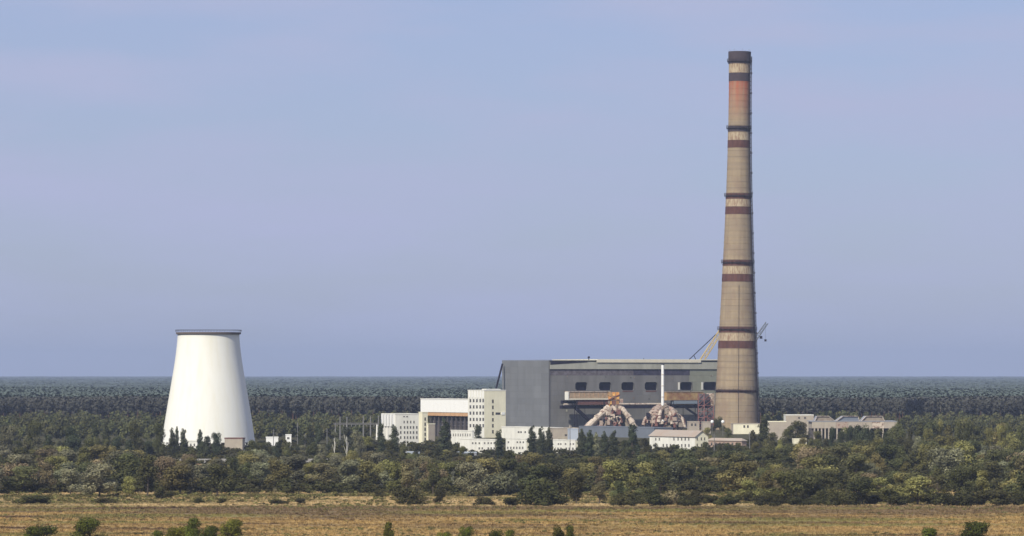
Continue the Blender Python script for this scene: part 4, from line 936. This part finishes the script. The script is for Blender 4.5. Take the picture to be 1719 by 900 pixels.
# tree tops in the very foreground
FG = [(266,888,'near',24,'lowest bright shrub at the bottom left'),(295,886,'near',30,'bright green shrub left of the tallest foreground treetop'),(324,867,'near',27,'tallest bright treetop at the bottom left'),(352,884,'near',32,'bright shrub between the two foreground treetops'),(390,873,'near',38,'broad bright treetop, second from the bottom left'),
      (652,880,'near',16,'small pointed treetop alone at the bottom, below the lone dark shrub'),(745,893,'near',24,'tip of a treetop at the bottom edge, left of the middle'),(783,884,'near',22,'treetop at the bottom edge in the middle left'),(831,891,'near',24,'low treetop at the bottom edge in the middle'),
      (938,884,'near',17,'left tip of the paired treetops at the bottom'),(957,886,'near',17,'right tip of the paired treetops at the bottom'),(855,893,'near',18,'barely visible treetop at the bottom, left of the pair'),
      (70,880,'near',50,'bright treetop at the far bottom left'),(150,872,'near',44,'bright treetop at the bottom, left of the tallest one'),(1560,884,'near',40,'bright treetop at the bottom right'),(1640,876,'near',46,'brighter treetop at the far bottom right')]
for x, yt, tn, w, lab in FG: tree('tall' if w < 20 else 'round', tn, x, yt-3, yt+52, w*1.55, lab, 'bright treetops along the bottom edge')
# the mixed belt
TT = [(-80, 745), (200, 745), (262, 768), (330, 762), (345, 770), (400, 757), (440, 750), (470, 762), (500, 764), (560, 758), (600, 752), (650, 758), (700, 762), (760, 766), (830, 766), (870, 758), (930, 764), (1000, 768), (1060, 766), (1090, 758), (1130, 756), (1165, 744), (1200, 752), (1250, 752), (1300, 742), (1360, 742), (1400, 738), (1460, 728), (1800, 726)]
cand = []
tries = 0
while len(cand) < 262 and tries < 20000:
    tries += 1
    x = random.uniform(-40, 1760); bmax = np.interp(x, [0, 850, 950, 1040, 1800], [835, 835, 838, 843, 844]); b = 762 + (bmax-762)*random.random()**0.8
    hpx = (random.uniform(7, 13.5) if b > 800 else random.uniform(9, 15))*F/dist(b)
    T0 = np.interp(x, [p[0] for p in TT], [p[1] for p in TT]) + random.uniform(-2, 8)
    h2 = min(hpx, b - T0)
    if h2 < 14: continue
    if b > 820 and (1115 < x < 1245 or 1385 < x < 1440 or 985 < x < 1030) or b > 824 and 400 < x < 660: continue
    if any(abs(x-c[0]) < 17 and abs(b-c[1]) < 8 for c in cand): continue
    cand.append((x, b, h2))
NAMES = {'dark': 'dark green', 'olive': 'olive', 'brown': 'brownish', 'grey': 'grey-green', 'bush': 'very dark'}
plan = {}
for x, b, h in cand:
    right = x > 850
    tone = random.choices(['dark', 'olive', 'brown', 'grey'], [0.56, 0.30, 0.08, 0.06] if right else [0.24, 0.30, 0.20, 0.26])[0]
    kd = random.choices(['round', 'tall', 'bush'], [0.74, 0.14, 0.12])[0]
    w = h*{'round': random.uniform(1.0, 1.5), 'tall': random.uniform(0.55, 0.85), 'bush': random.uniform(1.4, 2.0)}[kd]
    row = 'front row' if b > 815 else 'middle row' if b > 790 else 'back row'
    form = {'round': 'round', 'tall': 'upright', 'bush': 'spreading'}[kd]
    sz = 'large' if h > 46 else 'small' if h < 30 else 'mid-sized'
    plan.setdefault(f'{sz} {NAMES[tone]} {form} tree, {row}, {zone(x)}', []).append((x, kd, tone, b, h, w))
for x in np.arange(1030, 1740, 19):      # the hedge-like dark edge on the right
    x += random.uniform(-7, 7); b = random.uniform(842, 848.5); h = random.uniform(16, 32)
    if random.random() < 0.3: continue
    plan.setdefault(f'low very dark spreading shrub, near edge, {zone(x)}', []).append((x, 'bush', 'bush', b, h, h*random.uniform(1.7, 2.4)))
for lab, mem in plan.items():
    mem.sort()
    for q, (x, kd, tone, b, h, w) in enumerate(mem):
        tree(kd, tone, x, b-h, b, w, lab if len(mem) == 1 else f'{ORD[q]} {lab}', f'{NAMES[tone]} trees of the belt', name='shrub' if tone == 'bush' else 'broadleaf_tree', cat='shrub' if tone == 'bush' else 'tree')

# ------------------------------------------------------------------ masses: scrub, grass, far pine forest (scattered as instances, one object each)
def scatter(name, mesh, pts, scl, rot, kind='stuff'):
    """points carry scale and rotation; a geometry nodes tree puts the small mesh on every point"""
    src = bpy.data.meshes.new(name); src.vertices.add(len(pts)); src.vertices.foreach_set('co', pts.astype(np.float32).ravel())
    a = src.attributes.new('scl', 'FLOAT_VECTOR', 'POINT'); a.data.foreach_set('vector', scl.astype(np.float32).ravel())
    a = src.attributes.new('rot', 'FLOAT_VECTOR', 'POINT'); a.data.foreach_set('vector', rot.astype(np.float32).ravel())
    src.update(); o = link(name, src)
    tmpl = bpy.data.objects.new(name + '_source', mesh)
    g = bpy.data.node_groups.new(name, 'GeometryNodeTree')
    g.interface.new_socket('Geometry', in_out='INPUT', socket_type='NodeSocketGeometry'); g.interface.new_socket('Geometry', in_out='OUTPUT', socket_type='NodeSocketGeometry')
    N = g.nodes.new; K = g.links.new
    gi, go, ip = N('NodeGroupInput'), N('NodeGroupOutput'), N('GeometryNodeInstanceOnPoints')
    oi = N('GeometryNodeObjectInfo'); oi.inputs['Object'].default_value = tmpl
    a1 = N('GeometryNodeInputNamedAttribute'); a1.data_type = 'FLOAT_VECTOR'; a1.inputs[0].default_value = 'scl'
    a2 = N('GeometryNodeInputNamedAttribute'); a2.data_type = 'FLOAT_VECTOR'; a2.inputs[0].default_value = 'rot'
    K(gi.outputs[0], ip.inputs['Points']); K(oi.outputs['Geometry'], ip.inputs['Instance']); K(a1.outputs[0], ip.inputs['Scale'])
    K(a2.outputs[0], ip.inputs['Rotation']); K(ip.outputs[0], go.inputs[0])
    md = o.modifiers.new('scatter', 'NODES'); md.node_group = g
    return tag(o, kind=kind)
def small_tree_mesh(name, seed, n, size, lobes, leafm, trunk=None):
    rg = np.random.default_rng(seed); P, idx, U = crown_pts(lobes, n, rg, 0.6); P[:, 2] = np.maximum(P[:, 2], 0.01)
    lt = rg.uniform(0.8, 1.25, len(lobes)); V = leaves(P, size, U, rg=rg); me = mesh_np(name, V, n, lt[idx]*rg.uniform(0.8, 1.2, n), leafm)
    if trunk:
        # join a thin trunk
        vs = [tuple(v) for v in V]; fs = [tuple(range(4*i, 4*i+4)) for i in range(n)]; t = MB(); t.tube((0, 0, -0.01), (0, 0, trunk), 0.014, 0.008, 5, caps=False)
        nb = len(vs); vs += t.v; fs += [tuple(nb+q for q in f) for f in t.f]
        me = bpy.data.meshes.new(name); me.from_pydata(vs, [], fs); me.materials.append(leafm); me.materials.append(M['pine_bark'])
        me.polygons.foreach_set('material_index', [0]*n+[1]*len(t.f))
        at = me.attributes.new('tint', 'FLOAT', 'POINT'); tv = np.ones(len(vs)); tv[:4*n] = np.repeat(lt[idx]*rg.uniform(0.8, 1.2, n), 4); at.data.foreach_set('value', tv.astype(np.float32)); me.update()
    return me
# pine forest
FN = 3180
def forest_pts(d0, d1, s0, p, hw):
    out = []; d = d0
    while d < d1:
        s = s0*(d/3200)**p; x = np.arange(-hw*d, hw*d, s) + rng.uniform(-s/2, s/2)
        x = x + rng.uniform(-0.45, 0.45, len(x))*s; out.append(np.stack([x, d + rng.uniform(-0.5, 0.5, len(x))*s*1.0, np.zeros(len(x))], 1)); d += s*1.05
    return np.concatenate(out)
PL = [(0, 0, 0.86, 0.10, 0.10, 0.12), (0.05, 0.03, 0.7, 0.11, 0.10, 0.09), (-0.05, -0.03, 0.62, 0.10, 0.11, 0.08), (0.02, -0.05, 0.78, 0.09, 0.09, 0.08), (-0.03, 0.04, 0.5, 0.07, 0.07, 0.05)]
pine = small_tree_mesh('pine', 3, 170, 0.050, PL, LM['pine'], trunk=0.9)
pine_f = small_tree_mesh('pine', 4, 150, 0.058, PL, LM['pine_far'], trunk=0.9)
def swell(x, y): return 2.6*noise.noise(Vector((x*0.004, y*0.0025, 0))) + 0.8*noise.noise(Vector((x*0.02, y*0.01, 4)))
def put_forest(name, me, P, lo, hi, k):
    hts = rng.uniform(lo, hi, len(P)) + np.array([swell(p[0], p[1]) for p in P])
    w = k*rng.uniform(0.85, 1.2, len(P)); z0 = np.zeros(len(P))
    scatter(name, me, P, np.stack([w, w, hts], 1), np.stack([z0, z0, rng.uniform(0, 6.28, len(P))], 1))
P1 = forest_pts(FN, 5200, 4.0, 1.0, 0.185)
wob = np.array([60*noise.noise(Vector((x*0.004, 3.3, 0))) + 25*noise.noise(Vector((x*0.03, 1.3, 0))) for x in P1[:, 0]])
P1 = P1[P1[:, 1] > 3240 + wob]; wob = np.array([90*noise.noise(Vector((x*0.003, 7.3, 0))) for x in P1[:, 0]])
nr = P1[:, 1] < 3420 + wob
put_forest('pine_edge', pine, P1[nr], 19.5, 22.3, 22); put_forest('pine_forest', pine_f, P1[~nr], 21.2, 23, 23*(P1[~nr][:, 1]/4000)**0.8)
clump = small_tree_mesh('pine_clump', 5, 200, 0.095, [(rng.uniform(-0.34, 0.34), rng.uniform(-0.34, 0.34), rng.uniform(0.66, 0.84), 0.14, 0.14, 0.12) for _ in range(10)], LM['pine_far'], trunk=0.7)
P2 = forest_pts(5200, 27000, 9.5, 1.15, 0.185)
put_forest('far_forest', clump, P2, 21.4, 23, 25*(P2[:, 1]/5200)**1.1)
# closed canopy under the tree tops
hw_ = []; ys_ = [3440.0]
while ys_[-1] < 27000: ys_.append(ys_[-1]*1.0035)
us_ = np.linspace(-0.185, 0.185, 300); cb_ = MB()
for y in ys_:
    for u in us_: cb_.v.append((u*y, y, 14.5 + 6.3*min(1, (y-3440)/90) + 0.5*noise.noise(Vector((u*y*0.06, y*0.05, 0))) + swell(u*y, y)))
nu = len(us_)
for j in range(len(ys_)-1):
    for i in range(nu-1): cb_.f.append((j*nu+i, j*nu+i+1, (j+1)*nu+i+1, (j+1)*nu+i)); cb_.m.append(0)
cm_ = cb_.mesh('forest_canopy', [LM['pine_far']]); at = cm_.attributes.new('tint', 'FLOAT', 'POINT'); at.data.foreach_set('value', np.full(len(cb_.v), 1.0, np.float32))
tag(link('forest_canopy', cm_), kind='stuff')
# mixed thicket between the plant and the pine edge, and the scrub floor of the belt
thick = small_tree_mesh('thicket_tree', 8, 260, 0.075, [(rng.uniform(-0.2, 0.2), rng.uniform(-0.2, 0.2), z, 0.2, 0.2, 0.17) for z in (0.2, 0.35, 0.5, 0.65, 0.8, 0.45, 0.6)], LM['dark'])
n = 3400; yv = rng.uniform(2480, 3230, n); xv = rng.uniform(-0.26, 0.26, n)*yv; ok = np.ones(n, bool)
for (x0, x1, y0, y1) in ((PX(620, 2500), PX(860, 2500), 2300, 2760), (PX(840, 3000), PX(1290, 3000), 2400, 3110), (PX(1280, 2560), PX(1620, 2560), 2400, 2680)):
    ok &= ~((xv > x0) & (xv < x1) & (yv > y0) & (yv < y1))
xv, yv = xv[ok], yv[ok]; n = len(xv); hh = rng.uniform(7, 13, n)
scatter('thicket', thick, np.stack([xv, yv, np.zeros(n)], 1), np.stack([hh*rng.uniform(0.8, 1.2, n), hh*rng.uniform(0.8, 1.2, n), hh], 1), np.stack([np.zeros(n), np.zeros(n), rng.uniform(0, 6.28, n)], 1))
scrub = small_tree_mesh('scrub', 9, 120, 0.13, [(rng.uniform(-0.45, 0.45), rng.uniform(-0.45, 0.45), rng.uniform(0.15, 0.7), 0.28, 0.28, 0.25) for _ in range(6)], LM['bush'])
n = 13000; yv = 1400 + 1000*rng.random(n)**1.3; xv = rng.uniform(-0.25, 0.25, n)*yv
edge = np.array([1395 + 45*noise.noise(Vector((x*0.02, 0.7, 0))) for x in xv]); ok = (yv > edge); xv, yv = xv[ok], yv[ok]; n = len(xv); hh = rng.uniform(1.2, 4.2, n)
scatter('scrub_undergrowth', scrub, np.stack([xv, yv, np.zeros(n)], 1), np.stack([hh*1.2, hh*1.2, hh], 1), np.stack([np.zeros(n), np.zeros(n), rng.uniform(0, 6.28, n)], 1))
# weeds and low scrub dotted over the field and along the margin of the belt
weed = small_tree_mesh('weed', 12, 70, 0.16, [(rng.uniform(-0.6, 0.6), rng.uniform(-0.5, 0.5), rng.uniform(0.1, 0.5), 0.35, 0.3, 0.25) for _ in range(5)], LM['olive'])
n = 9000; yv = rng.uniform(985, 1420, n); xv = rng.uniform(-0.15, 0.15, n)*yv
den = np.array([noise.noise(Vector((x*0.012, y*0.035, 9))) + 0.5*noise.noise(Vector((x*0.06, y*0.12, 2))) for x, y in zip(xv, yv)]); near_belt = np.clip((yv-1240)/120, 0, 1)
ok = den + 0.45*near_belt + rng.uniform(-0.1, 0.1, n) > 0.30; xv, yv, nb_ = xv[ok], yv[ok], near_belt[ok]; n = len(xv); hh = rng.uniform(0.35, 0.9, n)*(1+0.9*nb_)
scatter('field_weeds', weed, np.stack([xv, yv, np.zeros(n)], 1), np.stack([hh*1.6, hh*1.6, hh], 1), np.stack([np.zeros(n), np.zeros(n), rng.uniform(0, 6.28, n)], 1))
# dry grass
gmat = bpy.data.materials.new('dry_grass'); gmat.use_nodes = True; nn = gmat.node_tree
cc, _ = field_colour(nn); oi = nn.nodes.new('ShaderNodeObjectInfo'); hs = nn.nodes.new('ShaderNodeHueSaturation'); mr = nn.nodes.new('ShaderNodeMapRange'); mr.inputs[3].default_value = 0.85; mr.inputs[4].default_value = 1.15
nn.links.new(oi.outputs['Random'], mr.inputs[0]); nn.links.new(mr.outputs[0], hs.inputs['Value']); nn.links.new(cc, hs.inputs['Color']); nn.links.new(hs.outputs[0], nn.nodes['Principled BSDF'].inputs['Base Color']); nn.nodes['Principled BSDF'].inputs['Roughness'].default_value = 0.9; nn.nodes['Principled BSDF'].inputs['Specular IOR Level'].default_value = 0.05
tb_ = MB()
for i in range(16):
    a = random.uniform(0, 6.28); r = random.uniform(0, 0.7); x, y = r*math.cos(a), r*math.sin(a); h = random.uniform(0.35, 0.9); w = 0.14; b_ = random.uniform(0, 6.28); lx, ly = random.uniform(-.3, .3), random.uniform(-.3, .3)
    tb_.tri((x-w*math.cos(b_), y-w*math.sin(b_), 0), (x+w*math.cos(b_), y+w*math.sin(b_), 0), (x+lx, y+ly, h))
tuft = tb_.mesh('grass_tuft', [gmat])
n = 70000; yv = rng.uniform(960, 1440, n); xv = rng.uniform(-0.15, 0.15, n)*yv
den = np.array([noise.noise(Vector((x*0.02, y*0.08, 0))) for x, y in zip(xv, yv)]); ok = den + rng.uniform(-0.5, 0.5, n) > -0.25; xv, yv = xv[ok], yv[ok]; n = len(xv)
hh = rng.uniform(0.2, 0.65, n)
scatter('grass', tuft, np.stack([xv, yv, np.zeros(n)], 1), np.stack([hh*2.6, hh*2.6, hh], 1), np.stack([np.zeros(n), np.zeros(n), rng.uniform(0, 6.28, n)], 1))
